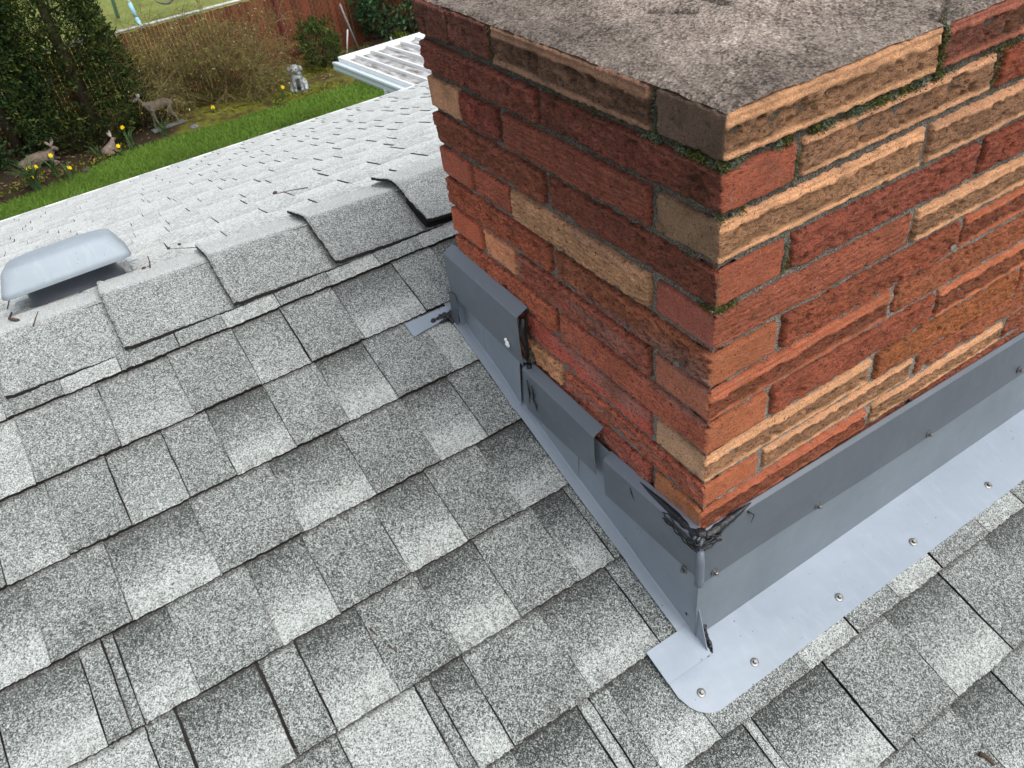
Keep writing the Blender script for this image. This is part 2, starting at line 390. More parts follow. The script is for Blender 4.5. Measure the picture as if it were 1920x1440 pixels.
def row_pieces(j, xa, xb):
    r = list(ROWS.get(j, [])); rnd = random.Random(100+j)
    if not r: r = [(rnd.uniform(-.2, 0), 'P')]
    x = r[0][0]; ty = r[0][1]
    left = []
    while x > xa:
        ty = rnd.choice(['S', 'S', 'L']) if ty == 'P' else 'P'
        x -= rnd.uniform(.085, .135); left.append((x, ty, 1 if rnd.random() < .12 else 0))
    r = left[::-1]+r; x = r[-1][0]; ty = r[-1][1]
    while x < xb:
        x += rnd.uniform(.085, .135); ty = rnd.choice(['S', 'S', 'L']) if ty == 'P' else 'P'
        r.append((x, ty, 1 if rnd.random() < .12 else 0))
    return r
mb = MB()
mb.grid(np.stack([NR(np.array([-5., 6.]), -3.3, -0.002), NR(np.array([-5., 6.]), SR, -0.002)], 1), 2)
for j in range(-1, 28):
    s0 = S0-j*E_; near = j < 12
    pcs = row_pieces(j, -2.4 if near else -2.4, 2.2)
    hi = s0+E_
    for i in range(len(pcs)-1):
        x0, x1 = pcs[i][0], pcs[i+1][0]; typ = pcs[i][1]
        sm_l = (pcs[i][2] if len(pcs[i]) > 2 else 0); sm_r = (pcs[i+1][2] if len(pcs[i+1]) > 2 else 0)
        segs = [(x0, x1)]
        if 2 <= j <= 6:       # the chimney stands in these courses
            a, b_ = -0.022, W_CH+0.022
            segs = []
            if x0 < a: segs.append((x0, min(x1, a)))
            if x1 > b_: segs.append((max(x0, b_), x1))
        for (u, v) in segs:
            if v-u < 0.006: continue
            vis = near and -1.3 < u < 1.1
            g = 0.0019*max(sm_l, sm_r, 0.22) + (0.0008 if 2 in (sm_l, sm_r) else 0)
            up = {'P': 0.0026, 'L': 0.0010, 'S': 0.0, 'M': 0.0}[typ]
            E1 = E_ if j != -1 else SR-s0-0.014
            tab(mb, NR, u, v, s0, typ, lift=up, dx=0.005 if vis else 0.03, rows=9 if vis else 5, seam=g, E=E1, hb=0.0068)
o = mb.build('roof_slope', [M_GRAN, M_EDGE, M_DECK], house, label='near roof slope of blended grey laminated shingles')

# ---- far slope shingles
mb = MB()
LF = 3.53
mb.grid(np.stack([FR(np.array([-6., 7.]), 0, -0.002), FR(np.array([-6., 7.]), LF, -0.002)], 1), 2, flip=True)
TONE['Q'] = (0.78, 0.72); TONE['W'] = (0.88, 0.84)  # grazing-light brightness of the far slope painted into the granule tone
for j in range(25):
    s0 = 0.05+E_*(j+1)-0.05
    if s0 > LF+0.01: continue
    x = -6+random.uniform(0, .1); k = 0
    while x < 7:
        wd = random.uniform(.085, .135)
        vis = -2.5 < x < 4.2
        g = random.choice([0.0, 0.0, 0.0015, 0.003]) if vis else 0
        typ = 'Q' if k % 2 else 'W'
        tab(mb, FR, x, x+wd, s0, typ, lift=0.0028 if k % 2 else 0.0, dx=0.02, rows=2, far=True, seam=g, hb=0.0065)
        x += wd; k += 1
mb.build('roof_slope', [M_GRANFAR, M_EDGEF, M_DECK], house, label='far roof slope of shingles coloured pale as in grazing light, running down to the lawn')

# ---- ridge caps
def ridge_cap(xl, xr, hl, hr, tone, curl=0.0, wn=0.137, skew=0.0):
    mb = MB(); n = int((xr-xl)/0.006)+1; th = 0.0065
    x = np.linspace(xl, xr, n); wv = np.concatenate([np.linspace(-wn, -0.02, 20), np.linspace(-0.016, 0.016, 9), np.linspace(0.02, wn, 12)])
    X, W = np.meshgrid(x, wv, indexing='ij'); W = W.copy(); X = X.copy()
    K = (X-xl)/(xr-xl)
    tn_edge = 0; W[:, 0] += (rng.random(n)-0.5)*0.0022; W[:, -1] += (rng.random(n)-0.5)*0.002
    X[0] += (rng.random(len(wv))-0.5)*0.0022+skew*W[0]
    H = hl+(hr-hl)*K + .003*(K < .03) + curl*np.clip((-W-0.03)/0.11, 0, 1)**1.6*(0.35+0.65*(1-K))
    H = H + 0.0016*fbm(np.stack([X*9+xl*7, W*9, 0*X], -1), 3)
    Pn = NR(X, SR+np.minimum(W, 0), H); Pf = FR(X, np.maximum(W, 0), H)
    t = sm(-0.02, 0.02, W)[..., None]
    # a rounded fold over the ridge line
    Pl = NR(X, SR+W, H); Pr = FR(X, W, H)
    P = np.where((W < -0.0161)[..., None], Pn, np.where((W > 0.0161)[..., None], Pf, 0))
    mid = (np.abs(W) <= 0.0161)
    A = NR(X, SR-0.018, H); B = FR(X, 0.018, H); C = (NR(X, SR, H)+FR(X, 0*X, H))/2
    u = ((W+0.018)/0.036)[..., None]; bez = (1-u)**2*A+2*u*(1-u)*C+u*u*B
    P = np.where(mid[..., None], bez, P)
    tn = tone + 0.03*fbm(np.stack([X*6, W*6, 0*X+9], -1), 2)+(.80-tone)*sm(-0.004, 0.012, W)  # far half of the cap painted paler, as grazing light whitens it
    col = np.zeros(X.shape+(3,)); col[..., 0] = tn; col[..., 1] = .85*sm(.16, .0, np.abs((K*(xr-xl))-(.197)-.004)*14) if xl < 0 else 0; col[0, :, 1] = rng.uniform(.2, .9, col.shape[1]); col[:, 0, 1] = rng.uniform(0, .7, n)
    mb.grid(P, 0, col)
    Q = P.copy(); Q[..., 2] -= th
    for a, b2, fl in ((P[:, 0], Q[:, 0], False), (P[:, -1], Q[:, -1], True), (P[0], Q[0], True), (P[-1], Q[-1], False)):
        mb.grid(np.stack([b2, a], 1), 1, flip=fl)
    mb.grid(Q, 1, flip=True)
    return mb
caps = [(-1.95, .004, 0, .55), (-1.75, .004, 0, .5), (-1.55, .004, 0, .55), (-1.35, .004, 0, .5), (-1.15, .004, 0, .56), (-0.95, .006, 0, .52), (-0.752, .006, 0.0, .54), (-0.555, .007, 0.002, .52), (-0.357, .008, .003, .49), (-0.154, .009, .005, .46), (0.047, .014, .015, .62)]
for i, (xl, up, curl, tone) in enumerate(caps):
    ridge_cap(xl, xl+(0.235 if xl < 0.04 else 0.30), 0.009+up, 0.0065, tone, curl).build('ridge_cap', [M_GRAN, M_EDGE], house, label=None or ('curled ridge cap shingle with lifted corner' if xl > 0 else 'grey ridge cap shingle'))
for xl in np.arange(0.25, 3.0, 0.2):
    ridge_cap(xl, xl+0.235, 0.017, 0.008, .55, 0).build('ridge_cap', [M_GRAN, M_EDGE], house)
# layers showing under the lifted cap
mb = MB()
for k in range(3):
    P = np.stack([NR(np.linspace(0.046, .30, 30), .903+.004*k+0.0015*rng.random(30), .010+.004*k), NR(np.linspace(0.046, .30, 30), .99, .010+.004*k)], 1)
    mb.grid(P, 0); Q = P.copy(); Q[..., 2] -= .0032; mb.grid(np.stack([Q[:, 0], P[:, 0]], 1), 0)
mb.build('under_layer', [M_EDGE], house, label='dark broken shingle layers under the lifted ridge cap')

# ---- walls, eaves
mb = MB(); mb.box((-4.6, -2.6, ZG), (5.6, 3.95, -1.75), 0, (0.55, 0.53, 0.48)); mb.build('wall', [M_PLAIN], house)
mb = MB()
e0 = FR(np.array([-6.0]), LF, 0)[0]
mb.box((-6, e0[1]-0.01, e0[2]-0.16), (7, e0[1]+0.012, e0[2]-0.02)); mb.box((-6, e0[1]-0.03, e0[2]-0.006), (7, e0[1]+0.018, e0[2]+0.001))
mb.build('fascia', [M_WHITE], house)

# ------------------------------------------------------------------ chimney
chim = empty('brick_chimney', 'square chimney of split face red and tan bricks with a weathered cement crown', 'chimney')
RED = [(0.33, 0.085, 0.045), (0.38, 0.105, 0.052), (0.29, 0.07, 0.042), (0.42, 0.125, 0.06), (0.35, 0.10, 0.058)]
TAN = [(0.56, 0.325, 0.185), (0.53, 0.305, 0.18), (0.60, 0.345, 0.195)]
ORG = (0.42, 0.13, 0.05); DKR = (0.185, 0.062, 0.045); BRN = (0.125, 0.092, 0.072); TAN2 = (0.40, 0.235, 0.145); PNK = (0.56, 0.26, 0.15); ORB = (0.27, 0.11, 0.045)
ZJ = [0.0015, -0.0515, -0.1035, -0.1585, -0.2125, -0.266, -0.319, -0.371, -0.425, -0.4775, -0.5235, -0.570, -0.623, -0.676, -0.729, -0.782, -0.835]
def path_pts(kind, a, b_):
    """points and outward normals along a brick's plan outline; kinds: L left face, F front face, C corner, B far left corner, K back"""
    st = 0.0021; P = []; Nn = []; U = []
    def line(p, q, n, skip=0):
        L = math.dist(p, q); m = max(2, int(L/st))
        for i in range(skip, m+1):
            t = i/m; P.append((p[0]+(q[0]-p[0])*t, p[1]+(q[1]-p[1])*t)); Nn.append(n)
    r = 0.004
    def arc(c, a0, a1):
        for i in range(1, 4):
            t = a0+(a1-a0)*i/4; P.append((c[0]+r*math.cos(t), c[1]+r*math.sin(t))); Nn.append((math.cos(t), math.sin(t)))
    if kind == 'L': line((0, b_), (0, a), (-1, 0))
    elif kind == 'F': line((a, 0), (b_, 0), (0, -1))
    elif kind == 'C':
        line((0, a), (0, r), (-1, 0)); arc((r, r), math.pi, 1.5*math.pi); line((r, 0), (b_, 0), (0, -1))
    elif kind == 'B':      # a = start on the back (x), b = y on the left face
        line((a, D_CH), (r, D_CH), (0, 1)); arc((r, D_CH-r), .5*math.pi, math.pi); line((0, D_CH-r), (0, b_), (-1, 0))
    elif kind == 'R':      # front-right corner: a = x on front, b = y on right
        line((a, 0), (W_CH-r, 0), (0, -1)); arc((W_CH-r, r), 1.5*math.pi, 2*math.pi); line((W_CH, r), (W_CH, b_), (1, 0))
    elif kind == 'K': line((b_, D_CH), (a, D_CH), (0, 1))
    elif kind == 'E': line((W_CH, a), (W_CH, b_), (1, 0))
    return np.array(P), np.array(Nn)
def brick(mb, kind, a, b_, zt, zb, colL, colF=None, styL='rough', styF=None, out=0.0):
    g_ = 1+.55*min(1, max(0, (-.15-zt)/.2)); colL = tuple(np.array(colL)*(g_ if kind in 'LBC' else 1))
    P, Nn = path_pts(kind, a, b_); n = len(P)
    colF = colF or colL; styF = styF or styL
    d = np.concatenate([[0], np.cumsum(np.linalg.norm(np.diff(P, axis=0), axis=1))]); L = d[-1]
    Hh = zt-zb; m = max(9, int(Hh/0.0020)); v = np.linspace(0, Hh, m+1)
    D, V = np.meshgrid(d, v, indexing='ij')
    px = P[:, 0][:, None]+0*V; py = P[:, 1][:, None]+0*V; Z = zt-V
    seed = random.uniform(0, 90)
    Q = np.stack([px, py, Z], -1)+seed
    isF = (Nn[:, 1] < -0.5)[:, None] & (V > -1)
    edge = np.minimum(np.minimum(D, L-D)+0.0, np.minimum(V, Hh-V)+0.0)
    edge = edge+0.0026*fbm(Q*130, 3)*(edge > 0)
    prof = -0.013*(1-sm(0.0, 0.0036, edge))**1.6
    rough = 0.0036*fbm(Q*38, 4)+0.0046*fbm(Q*np.array([105, 105, 190]), 4)
    rough = rough - 0.0045*sm(0.15, 0.55, fbm(Q*55+7, 3))
    smooth = 0.0012*fbm(Q*70, 4)-.002*sm(.35, .6, fbm(Q*60+9, 3))
    lv = V/Hh; ln = random.choice([.20, .27, .33])+0.06*fbm(np.stack([D*7, 0*D, 0*D+seed], -1), 2)
    ledge = np.where(lv < ln, -0.0003-0.0009*(np.abs(lv-ln*0.55) < 0.04)+.0006*fbm(Q*150, 2), -0.0008+rough*1.0-0.0014*sm(0, 0.1, lv-ln)*(1-sm(.1, .3, lv-ln)))
    lb = .80+.07*fbm(np.stack([D*9, 0*D+4, 0*D+seed], -1), 2); ledge = np.where(lv > lb, ledge*0.25+0.0008, ledge)
    rough = np.where((lv < .14+.05*fbm(np.stack([D*12, 0*D+8, 0*D+seed], -1), 2)), rough*.25+.0012, rough)
    def sty(s_): return {'rough': rough, 'smooth': smooth, 'ledge': ledge, 'half': 0.5*rough+0.5*smooth+0.0008*np.sin(V*900+fbm(Q*20, 2)*2)}[s_]
    disp = np.where(isF, sty(styF), sty(styL))+prof+out
    nx = Nn[:, 0][:, None]; ny = Nn[:, 1][:, None]
    G = np.stack([px+nx*disp, py+ny*disp, Z+0.0006*fbm(Q*60+3, 2)], -1)
    def hue(c): c = np.array(c, float); return c*(np.array([1.20, 1.26, 1.22]) if c[0] > 2.4*c[1] else np.array([1.18, 1.05, .98]))
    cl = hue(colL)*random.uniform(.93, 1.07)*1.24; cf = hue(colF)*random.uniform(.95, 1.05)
    C = np.where(isF[..., None], cf, cl)
    st_ = {'rough': 1., 'smooth': .38, 'half': .75, 'ledge': 0.}; rf = np.where(isF, st_[styF], st_[styL]); lg = np.where(isF, styF == 'ledge', styL == 'ledge'); rf = np.where(lg, sm(0, .06, lv-ln)*(1-sm(.72, .84, lv)), rf)
    if 'ledge' in (styL, styF): C = np.where((lg & (lv > ln) & (lv < lb))[..., None], C*(.72+.18*fbm(Q*40, 2))[..., None], C)
    eff = .62*sm(.05, .42, fbm(np.stack([G[..., 0]*0+2, G[..., 1]*5, G[..., 2]*62], -1), 3))*sm(-.16, -.30, G[..., 2])*(np.abs(G[..., 1]-.20) < .26)*(~isF)
    C = C*(1-eff)[..., None]+np.array([.42, .24, .20])*eff[..., None]
    C = C*(1.38-.12*rf*np.clip(.5+fbm(Q*70, 3)*1.6, 0, 1))[..., None]; C = np.where((lg & (lv < ln))[..., None], C*(1+.16*(np.sin(V*2600+fbm(Q*15, 2)*3) > .2)-.08)[..., None], C)
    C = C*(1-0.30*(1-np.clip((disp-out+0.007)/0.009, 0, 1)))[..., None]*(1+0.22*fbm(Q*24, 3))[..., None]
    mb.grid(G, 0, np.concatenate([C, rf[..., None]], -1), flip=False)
    # lids so that no brick is hollow seen from above or below
    inn = np.stack([P[:, 0]-Nn[:, 0]*0.03, P[:, 1]-Nn[:, 1]*0.03, 0*P[:, 0]], -1)
    for k, fl in ((0, True), (-1, False)):
        I = inn.copy(); I[:, 2] = G[:, k, 2]; mb.grid(np.stack([G[:, k], I], 1), 0, np.array(cl)*0.8, flip=fl)
    for k, fl in ((0, False), (-1, True)):
        I = G[k].copy(); I[:, 0] -= Nn[k, 0]*0.02; I[:, 1] -= Nn[k, 1]*0.02; mb.grid(np.stack([G[k], I], 1), 0, np.array(cl)*0.8, flip=fl)
mb = MB()
J = 0.0034
r5 = lambda: random.choice(RED)
# per course: (left-corner piece), (left pieces), (front pieces)
L_SPEC = {
 1: dict(corner=(BRN, 'smooth'), pcs=[((.104, .404), (0.24, 0.145, 0.10), 'ledge'), ((.414, .520), DKR, 'rough')], back=(DKR, 'rough')),
 2: dict(corner=((0.20, 0.055, 0.038), 'rough'), pcs=[], back=((0.23, 0.065, 0.045), 'rough')),
 3: dict(corner=((0.22, 0.15, 0.10), 'smooth'), pcs=[((.104, .402), (0.27, 0.075, 0.05), 'half'), ((.412, .518), (0.26, 0.06, 0.045), 'rough')], back=((0.42, 0.24, 0.15), 'smooth')),
 4: dict(corner=((0.24, 0.068, 0.045), 'rough'), pcs=[], back=((0.26, 0.075, 0.045), 'rough')),
 5: dict(corner=((0.26, 0.075, 0.055), 'smooth'), pcs=[((.104, .402), (0.50, 0.30, 0.18), 'half'), ((.409, .512), (0.36, 0.095, 0.06), 'half')], back=((0.27, 0.07, 0.045), 'smooth')),
 6: dict(corner=((0.27, 0.085, 0.045), 'rough'), pcs=[], back=((0.31, 0.08, 0.045), 'rough')),
 7: dict(corner=((0.24, 0.08, 0.05), 'smooth'), pcs=[((.104, .406), (0.27, 0.075, 0.05), 'rough'), ((.416, .508), PNK, 'half')], back=((0.33, 0.08, 0.045), 'smooth')),
 8: dict(corner=((0.29, 0.08, 0.05), 'half'), pcs=[], back=((0.34, 0.09, 0.05), 'rough')),
 9: dict(corner=((0.34, 0.225, 0.145), 'smooth'), pcs=[((.104, .406), (0.33, 0.075, 0.055), 'half'), ((.416, .508), r5(), 'rough')], back=(r5(), 'rough')),
 10: dict(corner=((0.34, 0.09, 0.055), 'rough'), pcs=[], back=((0.55, 0.30, 0.17), 'rough')),
 11: dict(corner=((0.24, 0.085, 0.04), 'smooth'), pcs=[((.104, .406), (0.33, 0.085, 0.06), 'rough'), ((.416, .508), r5(), 'rough')], back=(r5(), 'rough')),
}
F_SPEC = {
 1: ((.292, TAN[0], 'ledge'), [((.302, .606), (0.33, 0.10, 0.065), 'ledge')]),
 2: ((.096, (0.34, 0.09, 0.052), 'smooth'), [((.105, .404), TAN[1], 'ledge'), ((.413, .713), (0.36, 0.085, 0.045), 'rough')]),
 3: ((.302, TAN[2], 'ledge'), [((.311, .610), TAN[1], 'ledge')]),
 4: ((.097, (0.35, 0.095, 0.052), 'smooth'), [((.107, .415), (0.36, 0.09, 0.055), 'rough'), ((.425, .72), (0.34, 0.08, 0.045), 'rough')]),
 5: ((.314, (0.38, 0.105, 0.06), 'half'), [((.323, .617), TAN[0], 'ledge')]),
 6: ((.101, (0.37, 0.115, 0.055), 'smooth'), [((.110, .424), (0.37, 0.095, 0.05), 'rough'), ((.433, .73), RED[1], 'ledge')]),
 7: ((.308, (0.37, 0.105, 0.055), 'ledge'), [((.317, .617), RED[3], 'rough')]),
 8: ((.098, (0.38, 0.115, 0.055), 'smooth'), [((.107, .410), (0.39, 0.10, 0.055), 'rough'), ((.419, .72), RED[3], 'ledge')]),
 9: ((.301, TAN[2], 'ledge'), [((.310, .617), ORG, 'rough')]),
 10: ((.096, (0.39, 0.115, 0.055), 'smooth'), [((.105, .401), TAN[0], 'ledge'), ((.410, .71), RED[3], 'rough')]),
 11: ((.315, (0.38, 0.105, 0.055), 'ledge'), [((.324, .628), TAN[0], 'ledge')]),
}
for k in range(1, 17):
    zt, zb = ZJ[k-1]-(J if k > 1 else 0), ZJ[k]+J
    zt += random.uniform(-.0006, .0006); zb += random.uniform(-.0006, .0006)
    odd = k % 2 == 1
    ls = L_SPEC.get(k) or dict(corner=(r5(), 'rough'), pcs=[((.104, .404), r5(), 'rough'), ((.412, .51), r5(), 'rough')] if odd else [], back=(r5(), 'rough'))
    fs = F_SPEC.get(k) or (((.30 if odd else .098), r5(), 'rough'), [((.31, .61), r5(), 'rough')] if odd else [((.107, .41), r5(), 'rough'), ((.42, .72), r5(), 'rough')])
    out = random.uniform(-.001, .0022)
    ycorner = 0.096 if odd else 0.304
    brick(mb, 'C', ycorner, fs[0][0], zt, zb, ls['corner'][0], fs[0][1], ls['corner'][1], fs[0][2], out)
    for (a, b_), c, s_ in ls['pcs']: brick(mb, 'L', a, b_, zt, zb, c, styL=s_, out=random.uniform(-.0015, .0025))
    brick(mb, 'B', 0.30 if odd else 0.096, 0.517 if odd else 0.313, zt, zb, ls['back'][0], ls['back'][0], ls['back'][1], out=random.uniform(0, .003))
    last = 0
    for (a, b_), c, s_ in fs[1]: brick(mb, 'F', a, b_, zt, zb, c, styL=s_, out=random.uniform(-.0015, .0022)); last = b_
    brick(mb, 'R', last+.009, .3 if odd else .098, zt, zb, r5(), r5())
    brick(mb, 'E', .31 if odd else .107, .605, zt, zb, r5()); brick(mb, 'K', .31 if odd else .105, .61, zt, zb, r5()); brick(mb, 'K', .62, .915, zt, zb, r5())
mb.build('brickwork', [M_BRICK], chim, smooth=True)
# mortar core
mb = MB(); zz = np.arange(-0.84, 0.0, 0.003)
def mface(p0, p1, n, dx=0.004):
    L = math.dist(p0, p1); t = np.linspace(0, 1, int(L/dx)); T, Z = np.meshgrid(t, zz, indexing='ij')
    X = p0[0]+(p1[0]-p0[0])*T; Y = p0[1]+(p1[1]-p0[1])*T
    q = np.stack([X, Y, Z], -1); dd = 0.0028*fbm(q*70, 3)+0.0016*fbm(q*260, 2)-0.0005
    e = np.minimum(T, 1-T)*L; dd = dd*sm(0, .006, e)
    gz = np.clip((Z+0.36)/0.3, 0, 1); c = np.stack([gz, gz, gz], -1)
    mb.grid(np.stack([X+n[0]*dd, Y+n[1]*dd, Z], -1), 0, c)
i_ = 0.0058
mface((i_, D_CH-i_), (i_, i_), (-1, 0)); mface((i_, i_), (W_CH-i_, i_), (0, -1)); mface((W_CH-i_, i_), (W_CH-i_, D_CH-i_), (1, 0), .02); mface((W_CH-i_, D_CH-i_), (i_, D_CH-i_), (0, 1), .02)
mb.build('mortar', [M_MORTAR], chim, smooth=True)
# cement crown
mb = MB(); nx, ny = 230, 155
X, Y = np.meshgrid(np.linspace(0.0018, W_CH-.0018, nx), np.linspace(.0018, D_CH-.0018, ny), indexing='ij')
q = np.stack([X, Y, 0*X], -1); ed = np.minimum(np.minimum(X, W_CH-X), np.minimum(Y, D_CH-Y))
Z = 0.0030+0.034*sm(-.03, .30, ed)-.034*float(sm(-.03, .30, 0.0))+0.0026*fbm(q*28, 4)+0.0016*fbm(q*90, 3)-0.003*(1-sm(0, .008, ed))
ck = np.ones_like(X)
def crack(pts, wd=.0032, dp=.005):
    global Z, ck
    for (x0, y0), (x1, y1) in zip(pts[:-1], pts[1:]):
        t = np.clip(((X-x0)*(x1-x0)+(Y-y0)*(y1-y0))/((x1-x0)**2+(y1-y0)**2), 0, 1)
        dd = np.hypot(X-x0-t*(x1-x0), Y-y0-t*(y1-y0)); g = np.exp(-(dd/wd)**2)
        Z = Z-dp*g; ck = np.minimum(ck, 1-.8*g)
crack([(.115, .245), (.125, .215), (.135, .19)]); crack([(.17, .235), (.165, .205), (.162, .175)], .004); crack([(.42, .09), (.44, .05), (.43, .01)]); crack([(.36, .05), (.33, .03), (.30, .012)], .0025)
joint = np.exp(-((X-.297)/.006)**2)*(Y < .03); Z = Z-.004*joint
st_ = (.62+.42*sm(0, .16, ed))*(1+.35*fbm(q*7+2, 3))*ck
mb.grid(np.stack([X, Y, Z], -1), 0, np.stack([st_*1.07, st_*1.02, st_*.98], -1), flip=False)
mb.build('cement_crown', [M_CROWN], chim, smooth=True)
# moss
mb = MB()
def moss(p, q, n, size=.0042, spread=.0035, nrm=(0, -1, 0), lo=.35):
    p = np.array(p); q = np.array(q); nrm = np.array(nrm, float); ln = np.linalg.norm(q-p)
    for _ in range(n):
        t = random.random(); c = p+(q-p)*t
        if vnoise(c*38+5) < lo: continue
        spread_ = spread
        c = c+rng.normal(0, 1, 3)*spread*np.array([.5, .5, .8])+nrm*random.uniform(-.005, .001)
        d = rng.normal(0, 1, 3)+nrm*1.2; d /= np.linalg.norm(d); e = np.cross(d, rng.normal(0, 1, 3)); e /= np.linalg.norm(e); L = size*random.uniform(.35, .85)
        g = random.random(); pale = random.random() < (.2+.6*float(vnoise(c*60+9) > .52))
        col = (0.085+.06*g, 0.105+.06*g, 0.075+.04*g) if pale else (0.045+.075*g, 0.055+.065*g, 0.014+.01*g)
        mb.add([c-e*L*.28, c+e*L*.28, c+d*L], [(0, 1, 2)], 0, col)
L_ = (-1, 0, 0); F_ = (0, -1, 0)
moss((.003, .003, -.052), (.003, .12, -.052), 4200, nrm=L_); moss((.003, .12, -.052), (.003, .30, -.052), 450, nrm=L_, lo=.5)
moss((.003, .003, -.052), (.31, .003, -.052), 9500, nrm=F_, lo=.22, spread=.0042); moss((.297, .003, -.002), (.297, .003, -.052), 1400, nrm=F_, lo=.1, spread=.0045)
moss((.003, .003, -.104), (.003, .075, -.104), 700, nrm=L_); moss((.003, .003, -.104), (.06, .003, -.104), 500, nrm=F_)
moss((.003, .003, -.159), (.003, .05, -.159), 420, nrm=L_); moss((.003, .003, -.213), (.035, .003, -.213), 420, nrm=F_); moss((.003, .003, -.213), (.003, .03, -.213), 250, nrm=L_)
moss((.101, .003, -.055), (.101, .003, -.10), 420, nrm=F_); moss((.102, .003, -.165), (.102, .003, -.21), 220, nrm=F_); moss((.408, .003, -.055), (.408, .003, -.10), 300, nrm=F_)
moss((.3, .003, -.052), (.52, .003, -.052), 700, nrm=F_, lo=.5); moss((.297, .006, .004), (.30, .05, .004), 260, nrm=(0, 0, 1)); moss((.30, .012, .004), (.6, .008, .004), 700, nrm=(0, 0, 1), lo=.5)
moss((.003, .10, -.003), (.003, .10, -.052), 260, nrm=L_); moss((.003, .408, -.003), (.003, .408, -.052), 300, nrm=L_); moss((.003, .30, -.104), (.003, .6, -.104), 200, nrm=L_, lo=.6)
moss((.001, .0, -.165), (.001, .0, -.21), 60, nrm=L_)
mb.build('moss', [M_LEAF], None, kind='stuff', label='green moss growing in the upper mortar joints of the chimney', category='moss')
# lichen and moss specks on the left arris
# ------------------------------------------------------------------ flashing
def panel(mb, pts, th=0.0012, mat_=0, col=(1, 1, 1), sub=0, wob=0.0):
    """sheet-metal plate through a grid of points (list of rows) with thickness"""
    P = np.array(pts, float)
    if P.ndim == 3:
        u = P[1:, :]-P[:-1, :]
    a = P
    n = np.cross(a[0, 1]-a[0, 0], a[1, 0]-a[0, 0]); n /= np.linalg.norm(n)
    # refine
    def refine(A, k, ax):
        if k <= 1: return A
        m = A.shape[ax]; t = np.linspace(0, m-1, (m-1)*k+1); i = np.minimum(t.astype(int), m-2); f = t-i
        A0 = np.take(A, i, ax); A1 = np.take(A, i+1, ax); sh = [1, 1, 1]; sh[ax] = len(t); f = f.reshape(sh)
        return A0*(1-f)+A1*f
    if sub: a = refine(refine(a, sub, 0), sub, 1)
    if wob: a = a+n*(wob*fbm(a*9+3, 2))[..., None]
    b2 = a-n*th
    mb.grid(a, mat_, col, flip=True); mb.grid(b2, mat_, col)
    for p, q in ((a[0], b2[0]), (b2[-1], a[-1]), (b2[:, 0], a[:, 0]), (a[:, -1], b2[:, -1])): mb.grid(np.stack([p, q], 0), mat_, col, flip=True)
def rz(s, h=0.0): return ZR+s*sP+h*cP
side = empty('side_flashing', 'stepped slate grey counter flashing climbing the left side of the chimney', 'flashing')
front = empty('apron_flashing', 'wide blue grey apron flashing across the low side of the chimney', 'flashing')
XB = -0.0135
# step pans: each from y0 (low) to y1 (high) with a foot lying on the shingles; they lap like scales
def pan(y0, y1, ztop, k, flare0=0.0, name='step_pan', ext=0.0):
    mb = MB(); x = XB+0.0012*k; y = np.linspace(y0, y1, 12); rows = []
    zt = np.full_like(y, ztop); s = y/cP
    f = flare0*np.linspace(1, 0, 12)**2
    top = np.stack([0*y-0.003-0.0*f, y, zt], -1)
    fold = np.stack([x-0.002-f*1.2, y, rz(s, .0095)], -1)
    mid = top*.4+fold*.6; mid[:, 0] -= .0008
    fold2 = np.stack([x-0.005-f, y, rz(s, .0080)], -1)
    foot = np.stack([x-0.021-f*.6, y, rz(s, .0108)], -1)
    yl = y-ext*(1-np.linspace(0, 1, 12))**3; sl2 = yl/cP
    fold = np.stack([fold[:, 0], yl, rz(sl2, .0155)], -1); fold2 = np.stack([fold2[:, 0], yl, rz(sl2, .0138)], -1); foot = np.stack([foot[:, 0], yl, rz(sl2, .0128)], -1)
    panel(mb, [top, mid, fold, fold2, foot], .0012, sub=2)
    return mb.build(name, [M_PANS], side, smooth=False)
pan(-0.014, 0.118, -0.60, 0, ext=.028); pan(0.113, 0.272, -0.57, 1); pan(0.268, 0.430, -0.53, 2.0, .002); pan(0.425, 0.552, -0.45, 3.2, .006); pan(0.547, 0.632, -0.45, 4.4, .002)
def counter(y0, y1, zt0, zt1, zb0, zb1, st0, st1, name='counter_flashing', label=None, hang=0.0):
    """y0 = low end; top lip returns to the brick, face hangs down, slight kick at the hem"""
    mb = MB(); y = np.linspace(y0, y1, 12); t = np.linspace(0, 1, 12); zt = zt0+(zt1-zt0)*t; zb = zb0+(zb1-zb0)*t; st = st0+(st1-st0)*t
    lip = np.stack([0*y-0.001, np.maximum(y, .004), zt+st*.35+.002], -1); e = np.stack([-st+.002, y, zt+.001], -1); e2 = np.stack([-st, y, zt-.002], -1)
    m = np.stack([-st-.001, y, (zt+zb)/2], -1); bt = np.stack([-st-hang, y, zb], -1); bk = np.stack([-st+.002-hang, y, zb-.004], -1)
    panel(mb, [lip, e, e2, m, bt, bk], .0012, sub=2, wob=.0006)
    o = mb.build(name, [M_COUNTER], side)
    if label: o['label'] = label
    return o
counter(.392, .630, -.420, -.412, -.515, -.497, .0225, .0215, label='uppermost counter flashing piece, bent out at its lower end')
counter(.208, .405, -.5375, -.532, -.618, -.622, .020, .018)
counter(-.0165, .192, -.5645, -.574, -.640, -.652, .0165, .0165)
